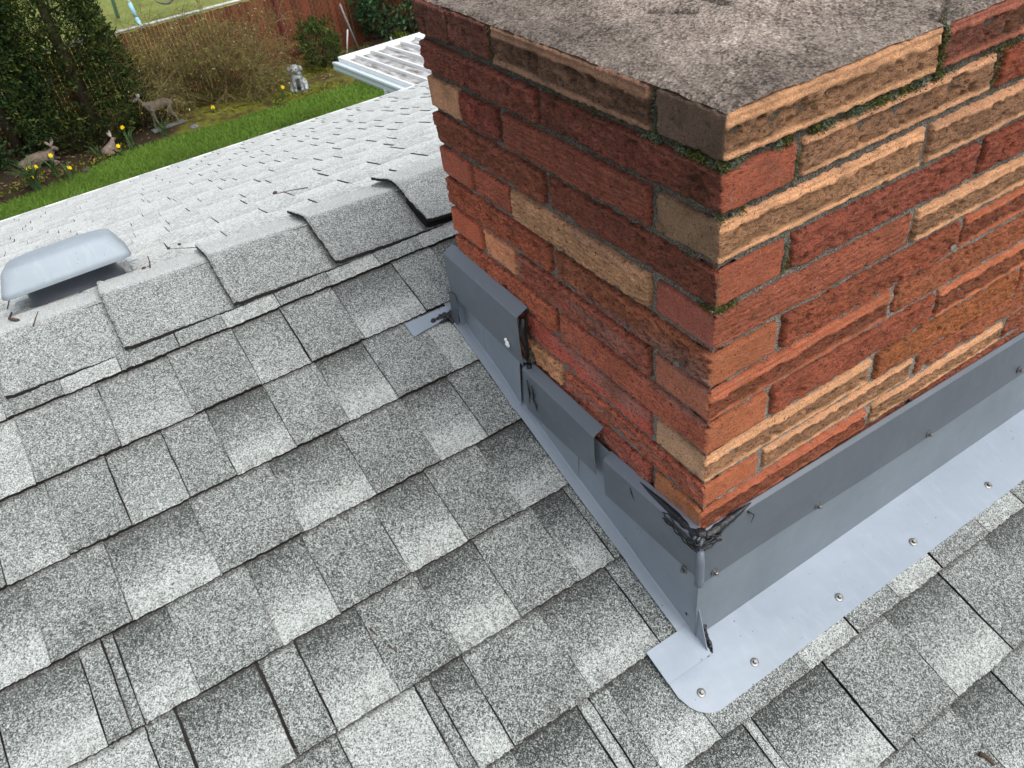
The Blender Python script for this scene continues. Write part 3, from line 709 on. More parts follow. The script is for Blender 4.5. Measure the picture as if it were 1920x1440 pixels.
# dark gap end of upper piece + mortar blob
mb = MB(); mb.tube([(-.012, .391, -.425), (-.016, .390, -.45), (-.013, .391, -.475), (-.012, .393, -.50)], [.004, .006, .005, .003], 8); mb.build('sealant', [M_TAR], side, smooth=True); mb = MB()
mb.tube([(-.006, .405, -.525), (-.008, .395, -.530), (-.010, .40, -.536), (-.008, .415, -.534)], [.004, .006, .006, .003], 8)
mb.build('sealant', [M_TAR], side, smooth=True)
mb = MB()
for (y, z, r) in ((.398, -.50, .007), (.394, -.512, .008), (.402, -.519, .006)): mb.blob((-.004, y, z), (.005, r, r), .35, 3)
mb.build('mortar_lump', [M_MORTAR], side, smooth=True)
# clip
mb = MB(); y = np.linspace(.607, .633, 6); zb = -.548-.010*np.sin(np.linspace(0, math.pi, 6))
panel(mb, [np.stack([0*y-.0245, y, 0*y-.49], -1), np.stack([0*y-.0270, y, zb], -1)], .001); mb.build('clip', [M_METALD], side)
# white silicone dab
mb = MB(); mb.blob((-.0255, .430, -.493), (.003, .005, .0065), .4, 2); mb.blob((-.0255, .4335, -.486), (.0025, .0035, .004), .3, 2)
mb.build('silicone_dab', [M_SILI], side, smooth=True)

# apron: upright band + flared band + sheet on the shingles
mb = MB(); x = np.linspace(-.0165, .985, 60)
def fl(yv, zv): return np.stack([x, 0*x+yv, 0*x+zv], -1)
zt = -.5615-.0285*np.clip(x, 0, 1)*.9
zbend = -.650-.012*sm(.05, .45, x)+.0
bot = NR(x, -.0150, .0085)
bump_ = .0012*np.sin(x*9)*sm(0, .2, x)
panel(mb, [np.stack([np.maximum(x, .004), 0*x-.0035, zt+.0035], -1), np.stack([x, 0*x-.0095, zt], -1), np.stack([x, -.0150-bump_, (zt+zbend)/2], -1), np.stack([x, -.0185+0*x, zbend], -1)], .0012, 0, (1, 1, 1), sub=1)
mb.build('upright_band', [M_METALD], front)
mb = MB()
top = np.stack([x, -.0160+0*x, zbend+.002], -1)
panel(mb, [top, top*.5+bot*.5+np.array([0, .0015, 0]), bot], .0012, sub=1)
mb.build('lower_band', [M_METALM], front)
# roof sheet: outline grid with a rounded lower left corner
mb = MB()
xs = np.concatenate([np.linspace(-.092, -.03, 12), np.linspace(-.02, 1.0, 60)])
def s_low(xx):
    r = .045; xc = -.0905+r; s = -.1125+.006*np.clip(xx, 0, 1)
    if xx < xc: s = s+r-math.sqrt(max(0, r*r-(xx-xc)**2))*1.0
    return s
P = []
for xx in xs:
    sl_ = s_low(xx); st_ = -.0440 if xx < -.010 else -.0145
    P.append([NR(xx, sl_+(st_-sl_)*t, .0085+.0006*math.sin(xx*11+t*3)+.001*(1-t)*0) for t in np.linspace(0, 1, 7)])
P = np.array(P).transpose(1, 0, 2)[::-1]
panel(mb, P, .0013)
mb.build('roof_sheet', [M_METAL], front)
mb = MB()
q = [[NR(u, s, .0122) for u in np.linspace(-.0935, -.008+(.0 if s > -.03 else -.004), 8)] for s in np.linspace(.006, -.046, 5)]
panel(mb, q, .0012); mb.build('corner_tab', [M_METAL], front)
def screw(parent, p, n, name='screw'):
    mb = MB(); n = Vector(n).normalized(); M = n.to_track_quat('Z', 'Y').to_matrix().to_4x4(); M.translation = Vector(p)
    mb.lathe([(.0001, 0), (.0062, 0), (.0066, .0006), (.0064, .0014), (.0050, .0019), (.0040, .0021)], n=20, M=M)
    mb.lathe([(.0034, .002), (.0034, .0052), (.0028, .0060), (.0001, .0060)], n=6, M=M)
    return mb.build(name, [M_SCREW], parent)
nn = (0, -sP, cP)
for (xx, s) in ((-.06, -.080), (.035, -.089), (.215, -.086), (.388, -.085), (.582, -.083), (.77, -.083), (.93, -.083)):
    screw(front, NR(xx, s, .0098), (0.05*random.uniform(-1, 1), -sP, cP))
for (xx, z) in ((.010, -.642), (.212, -.648), (.462, -.655), (.689, -.645), (.9, -.645)): screw(front, (xx, -.0192, z), (0, -1, .08))
screw(side, (-.0178, .010, -.645), (-1, 0, .05)); screw(side, (-.0225, .632, -.492), (-1, 0, 0)); 
# black sealant round the corner, grey bead down the arris
mb = MB()
pts = [(-.010, .115, -.569), (-.012, .09, -.567), (-.0115, .06, -.567), (-.0115, .03, -.569), (-.0115, .008, -.572), (-.0095, -.007, -.573), (.004, -.0110, -.572), (.025, -.0105, -.569), (.05, -.0108, -.5655), (.078, -.0105, -.562)]
rad = [.0006, .0026, .0044, .0062, .0082, .0095, .0095, .0078, .0050, .0008]
def dense(p, n):
    p = np.array(p); t = np.linspace(0, len(p)-1, n); return np.stack([np.interp(t, range(len(p)), p[:, k]) for k in range(3)], -1)
pd = dense(pts, 60); rd = np.interp(np.linspace(0, len(rad)-1, 60), range(len(rad)), rad)*(1+.22*fbm(pd*120, 2))
mb.tube([tuple(a) for a in pd+np.array([0.003, .003, .003])], list(rd), 10)
for k in range(5):
    a = dense([pts[i] for i in (2, 4, 5, 7)], 20)+rng.normal(0, .0012, (20, 3))+np.array([-.009, -.009, -.008+.004*k]); mb.tube([tuple(v) for v in a], .0011, 5)
mb.blob((-.0095, -.0095, -.5695), (.0085, .0085, .0085), .15, 3); mb.blob((-.004, -.004, -.564), (.009, .009, .008), .15, 3)
mb.tube([(-.0165, .128, -.580), (-.0175, .125, -.588), (-.0172, .118, -.60)], [.0015, .0012, .0004], 6)
mb.tube([(.072, -.011, -.567), (.078, -.018, -.572), (.073, -.0185, -.585)], [.0015, .0009, .0003], 6)
mb.build('sealant', [M_TAR], front, smooth=True)
for (y, z, dy, dz) in ((.388, -.545, .0, -.05), (.375, -.548, .0, -.035), (.376, -.575, -.010, -.022)):
    mb = MB(); mb.tube([(-.0212, y, z), (-.0216, y-.004+dy*.5, z+dz*.5), (-.0218, y+dy, z+dz)], [.0012, .0018, .0004], 5); mb.build('sealant_streak', [M_TAR], side, smooth=True)
mb = MB(); mb.tube([(-.0165, -.0175, -.578), (-.0172, -.0185, -.60), (-.0175, -.0190, -.625), (-.0165, -.0185, -.648), (-.0160, -.018, -.653)], [.0045, .0062, .0066, .0068, .003], 14)
mb.build('sealant_bead', [M_SEAL], front, smooth=True)
# torn strip of tar at the bottom corner
mb = MB()
base = np.array(NR(.0, -.020, .010))
P0 = dense([NR(-.004, .010, .028), NR(-.001, -.004, .024), NR(-.004, -.020, .014), NR(-.0065, -.036, .0125), NR(-.009, -.045, .0115)], 26)+rng.normal(0, .0009, (26, 3))
mb.tube([tuple(v) for v in P0], list(np.interp(np.linspace(0, 1, 26), [0, .25, .6, 1], [.0055, .0060, .0035, .0012])*(1+.4*rng.random(26))), 7)
for k in range(7):
    c = NR(.0+random.uniform(-.012, .012), .012+random.uniform(-.006, .008), .028+random.uniform(-.004, .006)); mb.blob(tuple(c), (.0035, .003, .0035), .6, 2, seg=6)
P1 = dense([NR(-.009, -.045, .0118), NR(-.018, -.046, .0118), NR(-.030, -.035, .0118), NR(-.043, -.022, .0118), NR(-.052, -.010, .0118)], 26)+rng.normal(0, .0008, (26, 3))*np.array([1, 1, .2])
mb.tube([tuple(v) for v in P1], .0008, 5)
mb.build('torn_sealant_strip', [M_TAR], front, smooth=False)
# bent loose tab at the top of the side flashing and the tar below it
mb = MB()
q = []
for k, u in enumerate(np.linspace(0, 1, 12)):
    x0 = -.107+.100*u; lo = .678+.016*u**1.5+.004*math.sin(u*9)*u
    q.append([NR(x0+.006*(1-v)*0, .712+(lo-.712)*v, .0095-.001*v+.005*(v**2)*u) for v in np.linspace(0, 1, 6)])
panel(mb, np.array(q).transpose(1, 0, 2), .0012); mb.build('bent_tab', [M_METAL], side, label='loose pale metal tab sticking out from under a shingle')
mb = MB()
for k in range(26):
    u = random.random(); c = NR(-.060+.050*u, .700-.030*u*random.random()-.006, .006+.006*u); mb.blob(tuple(c), (random.uniform(.004, .009), random.uniform(.004, .010), random.uniform(.003, .008)), .5, 2.5, seg=7)
mb.build('sealant', [M_TAR], side, smooth=True)
# back pan behind the chimney
mb = MB(); panel(mb, [[(-.02, D_CH+.003, -.47), (W_CH+.02, D_CH+.003, -.47)], [tuple(NR(-.02, .655, .007)), tuple(NR(W_CH+.02, .655, .007))], [tuple(NR(-.02, .74, .007)), tuple(NR(W_CH+.02, .74, .007))]][::-1], .0012); mb.build('back_pan', [M_METAL], side)

# ------------------------------------------------------------------ roof vent
vent = empty('roof_vent', 'pale blue grey metal box vent with rounded hood just behind the ridge', 'roof vent')
def rrect(hx, hy, r, n=6):
    o = []
    for cx, cy, a0 in ((hx-r, hy-r, 0), (-hx+r, hy-r, 90), (-hx+r, -hy+r, 180), (hx-r, -hy+r, 270)):
        for k in range(n+1): a = R(a0+90*k/n); o.append((cx+r*math.cos(a), cy+r*math.sin(a)))
    return np.array(o)
def loft(mb, secs, capt=True, capb=False, col=(1, 1, 1)):
    P = np.array(secs); P = np.concatenate([P, P[:, :1]], 1); mb.grid(P, 0, col, flip=True)
    n = P.shape[1]-1
    if capt: mb.add(P[-1, :-1], [tuple(range(n))], 0, col)
    if capb: mb.add(P[0, :-1], [tuple(range(n))[::-1]], 0, col)
vc = np.array([-.595, 1.215])
def vsec(hx, hy, r, z, tilt=0.0, off=(0, 0)):
    o = rrect(hx, hy, r); y = o[:, 1]+off[1]
    return np.stack([vc[0]+o[:, 0]+off[0], vc[1]+y, z-y*tilt], -1)
tl = math.tan(FT)
mb = MB()
H0 = -.472
secs = [vsec(.1180, .1130, .022, H0-.001, tl), vsec(.1205, .1155, .022, H0+.0012, tl), vsec(.1170, .112, .024, H0+.010, tl), vsec(.1110, .105, .030, H0+.026, tl), vsec(.1050, .098, .034, H0+.040, tl), vsec(.1010, .093, .036, H0+.0455, tl)]
top = [secs[-1], vsec(.094, .085, .038, H0+.0500, tl), vsec(.075, .066, .036, H0+.0535, tl), vsec(.040, .030, .02, H0+.0560, tl), vsec(.006, .004, .003, H0+.0565, tl)]
loft(mb, secs+[vsec(.0985, .090, .037, H0+.0478, tl)]+top[1:], True); loft(mb, [s_*np.array([1, 1, 1])-np.array([0, 0, .003]) for s_ in secs+top[1:]], True)
mb.build('hood', [M_VENT], vent, smooth=True)
mb = MB()
secs = []
for hz_, sc in ((-.006, 1.10), (.002, 1.04), (.012, 1.0), (.026, .98), (.038, .97)):
    o = rrect(.088*sc, .055*sc, .03); yy = vc[1]-.000+o[:, 1]; s = (yy-YR)/cF; p = FR(vc[0]+o[:, 0], s, 0)
    p[:, 2] += .010+hz_; secs.append(p)
loft(mb, secs); mb.build('throat', [M_METALD], vent, smooth=True)
mb = MB(); panel(mb, [[tuple(FR(vc[0]-.13, .12, .0042)), tuple(FR(vc[0]+.13, .12, .0042))], [tuple(FR(vc[0]-.13, .38, .0042)), tuple(FR(vc[0]+.13, .38, .0042))]], .001); mb.build('base_flange', [M_VENT], vent)

# ------------------------------------------------------------------ twigs and litter on the roof
def twig(label, pts, r, blobs=(), kind='twig'):
    mb = MB(); mb.tube([tuple(p) for p in pts], list(np.linspace(r, r*.5, len(pts))), 6)
    for c, s_ in blobs: mb.blob(tuple(c), (s_, s_*.8, s_*.6), .4, 3, seg=6)
    return mb.build('twig', [M_TWIG], None, smooth=True, label=label, category=kind)
twig('upper of two reddish brown needles on the near roof slope', [NR(-.416, .247, .0085), NR(-.413, .238, .009), NR(-.411, .232, .008)], .0013)
twig('lower of two reddish brown needles on the near roof slope', [NR(-.405, .212, .009), NR(-.401, .203, .009), NR(-.398, .196, .008)], .0013)
twig('brown bark chip near the lower right corner of the roof', [NR(.222, -.351, .010), NR(.227, -.359, .011), NR(.229, -.372, .009)], .004)
twig('thin forked twig with seed heads just behind the ridge caps', [FR(-.345, .05, .016), FR(-.36, .10, .02), FR(-.385, .17, .02), FR(-.40, .24, .016)], .0010, [(FR(-.40, .25, .016), .004), (FR(-.375, .27, .014), .004)])
twig('small twig with a dark bud end lying on the pale far slope', [FR(-.03, .42, .016), FR(-.06, .46, .018), FR(-.09, .52, .016)], .0016, [(FR(-.09, .53, .018), .0065)])
twig('stub of twig beside the hood of the roof vent', [FR(-.455, .10, .012), FR(-.450, .13, .02), FR(-.448, .15, .030)], .0016, [(FR(-.465, .12, .014), .0045), (FR(-.455, .13, .012), .0035)])
twig('dark bark strip lying left of the vent throat', [FR(-.700, .055, .014), FR(-.715, .085, .018), FR(-.712, .13, .02)], .0035)
twig('fine curved twig in front of the vent throat', [NR(-.674, 1.02, .022), NR(-.665, 1.035, .024), FR(-.66, .02, .022)], .0014)

# ------------------------------------------------------------------ garden ground
def ground_mat(name, cols, sc=1.5, fine=60, bd=.02):
    m, t, b = mat(name, 0.95, spec=0.15); co = coords(t)
    n1 = noise(t, sc, 6, .6, co); n2 = noise(t, fine, 4, .7, co)
    k = math_(t, 'ADD', math_(t, 'MULTIPLY', n1, .6), math_(t, 'MULTIPLY', n2, .4))
    if name.startswith('bed'):
        sx = N(t, 'ShaderNodeSeparateXYZ'); t.links.new(co, sx.inputs[0])
        k = math_(t, 'SUBTRACT', k, math_(t, 'MULTIPLY', math_(t, 'SUBTRACT', 1.0, math_(t, 'ADD', math_(t, 'MULTIPLY', sx.outputs[0], .9), -.2, True), True), .22))
    t.links.new(ramp(t, k, [(.32+.36*i/(len(cols)-1), c) for i, c in enumerate(cols)]), b.inputs['Base Color'])
    bump(t, b, n2, bd, .8); return m
M_LAWN = ground_mat('lawn_grass', [(.045, .085, .014), (.075, .14, .018), (.11, .19, .03)], 1.3, 45)
M_NLAWN = ground_mat('mossy_lawn', [(.10, .13, .030), (.17, .20, .055), (.25, .27, .09)], 1.6, 14)
M_BED = ground_mat('bed_soil_and_moss', [(.028, .020, .012), (.060, .044, .020), (.12, .125, .016), (.20, .185, .02)], 1.7, 9)
mb = MB(); mb.grid(np.stack([np.stack([np.full(2, xx), np.array([-150., 200.]), np.full(2, ZG)], -1) for xx in (-180., 180.)], 0), 0)
mb.build('lawn', [M_LAWN], None, kind='structure')
YB = [(-6, 11.2), (-1.6, 11.45), (-.66, 11.65), (.15, 12.0), (.8, 11.95), (1.46, 11.9), (2.8, 11.83), (4.04, 11.75), (6, 11.7), (12, 11.6)]
def yb(x): return np.interp(x, [a for a, _ in YB], [b for _, b in YB])+.05*fbm(np.stack([x*1.7, 0*x, 0*x], -1), 3)
mb = MB(); xs = np.linspace(-6, 12, 260); P = []
for t in np.linspace(0, 1, 26):
    y = yb(xs)*(1-t)+13.6*t; P.append(np.stack([xs, y, ZG+.004+.05*min(1, t*5)*(1+.5*fbm(np.stack([xs*2, y*2, 0*xs], -1), 3))], -1))
mb.grid(np.array(P), 0, flip=True); mb.build('garden_bed', [M_BED], None, smooth=True, kind='structure')
mb = MB(); mb.grid(np.stack([np.stack([np.full(2, xx), np.array([13.62, 60.]), np.full(2, ZG+.004)], -1) for xx in (-40., 40.)], 0), 0)
mb.build('neighbouring_lawn', [M_NLAWN], None, kind='structure')
# grass blades
def blades(n, fx, h, col, name, label, lean=.4, wdt=.006, patch=None):
    X = rng.uniform(fx[0], fx[1], n); Y = rng.uniform(fx[2], fx[3], n)
    if patch is not None: k = patch(X, Y); X, Y = X[k], Y[k]
    n = len(X); a = rng.uniform(0, 2*math.pi, n); H = h*rng.uniform(.5, 1.2, n); L = lean*H
    b0 = np.stack([X-wdt*np.cos(a), Y-wdt*np.sin(a), 0*X+ZG], -1); b1 = np.stack([X+wdt*np.cos(a), Y+wdt*np.sin(a), 0*X+ZG], -1)
    t_ = np.stack([X+L*rng.normal(0, 1, n), Y+L*rng.normal(0, 1, n), ZG+H], -1)
    V = np.stack([b0, b1, t_], 1).reshape(-1, 3); F = np.arange(3*n).reshape(-1, 3).tolist()
    v = vnoise(np.stack([X*1.2, Y*1.2, 0*X], -1)); c = np.array(col)[None]*(0.55+.75*v+.3*rng.random(n))[:, None]
    mb = MB(); mb.add(V, F, 0, np.repeat(c, 3, 0)); return mb.build(name, [M_LEAF], None, kind='stuff', label=label, category='grass')
blades(60000, (-2.6, 5.4, 10.3, 12.2), .045, (.090, .160, .022), 'grass', 'short bright green lawn grass between the roof edge and the flower bed', patch=lambda X, Y: Y < yb(X)+.03)
def groundcover():
    mb = MB()
    for _ in range(9000):
        x = random.uniform(-1.6, 6)
        if x < .7 and random.random() < .8: continue
        y = float(yb(np.array([x]))[0])+random.random()**1.2*(1.5 if x > .9 else .5)
        v = float(vnoise(np.array([x*1.8, y*2.6, 1.]))); 
        if v < .42 or (x > 3.1 and y > 12.2 and v < .6): continue
        c = np.array([x, y, ZG+.05]); d = rng.normal(0, 1, 3); d[2] = abs(d[2])*.7+.2; d /= np.linalg.norm(d); e = np.cross(d, rng.normal(0, 1, 3)); e /= np.linalg.norm(e); L = random.uniform(.02, .05)
        g = random.random(); col = (.07+.17*g*v, .085+.12*g, .008)
        mb.add([c-e*.012, c+e*.012, c+d*L], [(0, 1, 2)], 0, col)
    mb.build('ground_cover', [M_LEAF], None, kind='stuff', label='yellow green mossy ground cover under the bare shrub', category='ground cover')
groundcover()
mb = MB()
for _ in range(500):
    x = random.uniform(-1.8, 5.5); y = float(yb(np.array([x]))[0])+random.uniform(.05, 1.2); a = random.uniform(0, 6.3); L = random.uniform(.02, .05)
    p = np.array([x, y, ZG+.07]); d = np.array([math.cos(a), math.sin(a), random.uniform(-.3, .3)])*L; e = np.array([-math.sin(a), math.cos(a), .2])*L*.4
    k = random.random(); mb.add([p-d, p+e, p+d, p-e], [(0, 1, 2, 3)], 0, (.10+.12*k, .07+.08*k, .03+.04*k))
mb.build('leaf_litter', [M_LEAF], None, kind='stuff', label='dry brown leaves scattered on the flower bed', category='leaves')

# ------------------------------------------------------------------ fence
fence = empty('chain_link_fence', 'low chain link fence filled with vertical rust red slats behind the flower bed', 'fence')
FY = 13.5; FH = 1.20
fz = lambda x: ZG+.02
mb = MB(); x = -5.0
while x < 10.5:
    k = random.random(); c = np.array([.135, .034, .018])*(.7+.6*k)
    wv = .053 if x < 2.3 else .058
    mb.box((x, FY-.004+random.uniform(-.004, .004), ZG+.03), (x+wv, FY+.004, ZG+FH-.035+random.uniform(-.008, .008)), 0, c); x += .062
mb.build('slats', [M_SLAT], fence, label='rust red privacy slats')
mb = MB()
for i in range(-22, 175):
    x0 = -5+i*.095
    for sg in (1, -1):
        a = x0; b_ = x0+sg*FH
        mb.bar((a, FY-.013+.002*sg, ZG+.03), (b_, FY-.013+.002*sg, ZG+FH-.03), .0022, .0022, 0, (.20, .12, .06))
mb.build('wire_mesh', [M_PLAIN], fence)
mb = MB(); mb.tube([(-5, FY+.02, ZG+FH), (10.5, FY+.02, ZG+FH)], .022, 8, 0, (.50, .50, .48)); mb.build('top_rail', [M_PLAIN], fence, smooth=True)
for px in (-3.5, -.1, 3.32, 6.2, 8.8):
    mb = MB(); mb.tube([(px, FY+.035, ZG), (px, FY+.035, ZG+FH+.02)], .026, 8, 0, (.10, .02, .025)); mb.build('post', [M_PLAIN], fence, smooth=True)
mb = MB(); mb.box((3.30, FY-.03, ZG), (3.35, FY-.012, ZG+FH), 0, (.11, .018, .022)); mb.build('cover_strip', [M_PLAIN], fence)
# timber edging at the fence foot
mb = MB(); mb.tube([(-1.9, 13.35, ZG+.05), (-.6, 13.30, ZG+.06), (.3, 13.2, ZG+.04)], [.035, .04, .03], 7, 0, (.16, .15, .11)); mb.build('fallen_branch', [M_BARK], None, smooth=True, label='pale grey branch lying at the foot of the fence under the left evergreens', category='branch')

# ------------------------------------------------------------------ evergreens
def foliage(mb, n, shape, c0, size, cols, droop=.2, clump=7, up=.5):
    """flat scaly sprays: leaf clumps spread through the outer part of a crown; shape(u) -> point, outward normal"""
    for _ in range(n//clump):
        p, nr, dk = shape(); base = np.array(cols[random.randrange(len(cols))])*random.uniform(.6, 1.35)
        d0 = nr+rng.normal(0, .45, 3)+np.array([0, 0, up]); d0 /= np.linalg.norm(d0)
        for k in range(clump):
            d = d0+rng.normal(0, .42, 3); d /= np.linalg.norm(d); e = np.cross(d, rng.normal(0, 1, 3)); e /= np.linalg.norm(e)
            L = size*random.uniform(.5, 1.3); q = p+rng.normal(0, size*.55, 3); w_ = L*random.uniform(.13, .26)
            V = [q-e*w_*.5, q+d*L*.5-e*w_, q+d*L, q+d*L*.5+e*w_, q+e*w_*.5]
            mb.add(np.array(V)+np.array(c0)*0, [(0, 1, 2, 3, 4)], 0, base*random.uniform(.85, 1.2))
def conifer(loc, hgt, rad, n, label, cols, size=.07, seed=0, lobes=9):
    root = empty('evergreen_tree', label, 'tree', group='evergreen trees against the fence')
    rs = random.Random(seed); lb = [(rs.uniform(0, 6.28), rs.uniform(.04, .9), rs.uniform(.35, .6)) for _ in range(lobes*3)]
    c = np.array(loc)
    def prof(h): return rad*(min(1, (h+.04)*7)**.5)*(1-h)**.55*(1.0 if h < .8 else 1)
    def shape():
        while True:
            h = random.random()**.85; a = random.uniform(0, 6.283); r = prof(h)
            bmp = fbm(np.array([math.cos(a)*2.1+seed, math.sin(a)*2.1, h*hgt*1.5]), 3)
            if bmp < -.55: continue
            rr = r*(1+.48*bmp)*(1-.35*random.random()**2); nr = np.array([math.cos(a), math.sin(a), .3])
            return c+np.array([rr*math.cos(a), rr*math.sin(a), .05+h*hgt]), nr, 1
    mb = MB(); foliage(mb, n, shape, c, size, cols); mb.build('crown', [M_LEAF], root)
    mb = MB(); mb.tube([tuple(c), tuple(c+[0.03, 0, hgt*.45]), tuple(c+[0, 0, hgt*.93])], [.09, .06, .015], 8, 0, (.09, .065, .045))
    for k in range(14):
        h = .1+.8*k/14; a = k*2.4; r = prof(h)*.8; mb.tube([tuple(c+[0, 0, h*hgt]), tuple(c+[r*.5*math.cos(a), r*.5*math.sin(a), h*hgt+.1]), tuple(c+[r*math.cos(a), r*math.sin(a), h*hgt+.3])], [.02, .014, .005], 5, 0, (.09, .065, .045))
    mb.build('trunk', [M_BARK], root, smooth=True); settle(root, tuple(loc)); return root
GC = [(.018, .038, .009), (.028, .048, .010), (.044, .058, .010), (.010, .022, .007), (.055, .070, .011)]
conifer((-.02, 12.82, ZG), 4.6, .93, 78000, 'tall dark evergreen with bronze green sprays beside the deer statue', GC, .050, 3)
conifer((-1.10, 13.0, ZG), 4.2, .72, 26000, 'darker evergreen at the left edge behind the lying deer statue', [(.022, .050, .014), (.030, .062, .014), (.018, .038, .014)], .065, 11)
conifer((-2.6, 13.0, ZG), 4.0, .9, 9000, 'evergreen further left along the fence', [(.022, .050, .014), (.030, .062, .014)], .09, 23)
# laurel by the patio cover
def bush(name, label, c, r, n, cols, size, asp=.45, trunk=True, cat='shrub', up=.2, gaps=-.5, stems=7, clump=5):
    root = empty(name, label, cat); c = np.array(c); r = np.array(r)
    def shape():
        while True:
            d = rng.normal(0, 1, 3); d /= np.linalg.norm(d)
            if d[2] < -.75: continue
            b_ = fbm(d*2.3+c, 3)
            if b_ < gaps: continue
            return c+r*d*(1+.35*b_)*(1-.4*random.random()**2)+np.array([0, 0, r[2]]), d, 1
    mb = MB(); foliage(mb, n, shape, c, size, cols, clump=clump, up=up); mb.build('crown', [M_LEAF], root)
    mb = MB()
    for k in range(stems):
        a = k*2.4; e = c+np.array([r[0]*.6*math.cos(a), r[1]*.6*math.sin(a), r[2]*(1.1+.5*random.random())]); mb.tube([tuple(c), tuple((c+e)/2+[0, 0, .05]), tuple(e)], [.02, .014, .004], 5, 0, (.08, .06, .04))
    mb.build('trunk', [M_BARK], root, smooth=True); settle(root, tuple(c)); return root
bush('laurel_bush', 'dark glossy laurel bush beside the patio cover at the top of the fence', (5.55, 13.2, ZG), (.95, .55, .72), 7000, [(.018, .050, .020), (.028, .066, .026), (.036, .080, .028)], .085)
bush('evergreen_shrub', 'small upright dark green shrub behind the sitting bear like statue'.replace('bear like ', 'silver '), (3.66, 12.85, ZG), (.34, .32, .40), 2600, [(.035, .062, .012), (.050, .082, .014), (.028, .05, .012)], .055, up=1.3, gaps=-.35)
mb = MB()
for k in range(9): mb.tube([(5.12, 12.95, ZG), (5.12+.07*math.cos(k*2.4), 12.95+.05*math.sin(k*2.4), ZG+.17)], [.008, .004], 5, 0, (.10, .14, .03))
for _ in range(60):
    c = np.array([5.12, 12.95, ZG+.12])+rng.normal(0, 1, 3)*np.array([.07, .05, .06]); d = rng.normal(0, 1, 3); d[2] = abs(d[2]); d /= np.linalg.norm(d); e = np.cross(d, rng.normal(0, 1, 3)); e /= np.linalg.norm(e)
    mb.add([c-e*.02, c+d*.05-e*.02, c+d*.07+e*.01, c+e*.02], [(0, 1, 2, 3)], 0, (.26, .32, .03))
mb.build('seedling', [M_LEAF], None, label='yellow green leafy seedling in front of the laurel bush', category='plant')

# bare spreading shrub with lichened twigs
def bare_shrub(c):
    root = empty('bare_shrub', 'wide bare shrub of thin arching olive twigs in front of the red fence', 'shrub'); c = np.array(c, float)
    mb = MB(); buds = MB()
    def grow(p, d, L, r, dep):
        n = 4; pts = [p]; dd = d.copy()
        for i in range(n):
            dd = dd+rng.normal(0, .13, 3)+np.array([0, 0, -.035*dep]); dd /= np.linalg.norm(dd); pts.append(pts[-1]+dd*L/n)
        k = random.random(); col = np.array([.135, .105, .045])*(.6+.8*k) if dep < 3 else np.array([.19, .155, .065])*(.55+.9*k)
        mb.tube([tuple(q) for q in pts], list(np.linspace(r, r*.55, len(pts))), 4 if dep else 6, 0, col, cap=False)
        if dep >= 3:
            for q in pts[1:]:
                if random.random() < .25:
                    e = rng.normal(0, 1, 3)*.008; f = rng.normal(0, 1, 3)*.008; g = random.random()
                    buds.add([q, q+e, q+e+f, q+f], [(0, 1, 2, 3)], 0, (.50, .46, .34) if g < .14 else (.16+.12*g, .17+.10*g, .03))
        if dep < 4:
            for i in range((6, 5, 4, 3)[dep]):
                t = random.uniform(.25, 1.0) if dep else random.uniform(.3, 1); q = pts[min(n, int(t*n))]
                e = dd*.75+rng.normal(0, .5, 3); e[2] += .05; e[1] *= .8; e /= np.linalg.norm(e); grow(q, e, L*random.uniform(.5, .78), max(r*.55, .0018), dep+1)
    for k in range(15):
        a = math.pi*(k+.5)/15+random.uniform(-.1, .1); el = random.uniform(.45, 1.3)
        d = np.array([-math.cos(a)*math.cos(el)*1.6, random.uniform(-.45, .3), math.sin(el)*.72]); d /= np.linalg.norm(d)
        grow(c+np.array([random.uniform(-.08, .08), random.uniform(-.06, .06), 0]), d, random.uniform(.92, 1.25), .014, 0)
    mb.build('branches', [M_BARK], root, smooth=True); buds.build('buds', [M_LEAF], root); settle(root, tuple(c))
bare_shrub((1.72, 12.75, ZG+.03))

# ------------------------------------------------------------------ statues
def skin(name, verts, edges, rads, m, parent=None, col=(.3, .25, .2), sub=2, **props):
    me = bpy.data.meshes.new(name); me.from_pydata([tuple(v) for v in verts], edges, []); o = bpy.data.objects.new(name, me); COL.objects.link(o)
    sk = o.modifiers.new('skin', 'SKIN'); sk.use_smooth_shade = True
    for i, r in enumerate(rads):
        r = r if hasattr(r, '__len__') else (r, r); me.skin_vertices[0].data[i].radius = r
    me.skin_vertices[0].data[0].use_root = True
    ss = o.modifiers.new('sub', 'SUBSURF'); ss.levels = sub; ss.render_levels = sub
    dg = bpy.context.evaluated_depsgraph_get(); dg.update(); me2 = bpy.data.meshes.new_from_object(o.evaluated_get(dg)); bpy.data.objects.remove(o)
    mb = MB(); V = np.array([v.co[:] for v in me2.vertices]); F = [tuple(p.vertices) for p in me2.polygons]
    c = np.array(col)*(1+.25*fbm(V*14, 3))[:, None]; mb.add(V, F, 0, c)
    return mb.build(name, [m], parent, smooth=True, **props)
def xf(V, loc, rz_=0.0, s=1.0):
    c, s_ = math.cos(rz_), math.sin(rz_); V = np.array(V, float)*s
    return np.stack([V[:, 0]*c-V[:, 1]*s_+loc[0], V[:, 0]*s_+V[:, 1]*c+loc[1], V[:, 2]+loc[2]], -1)
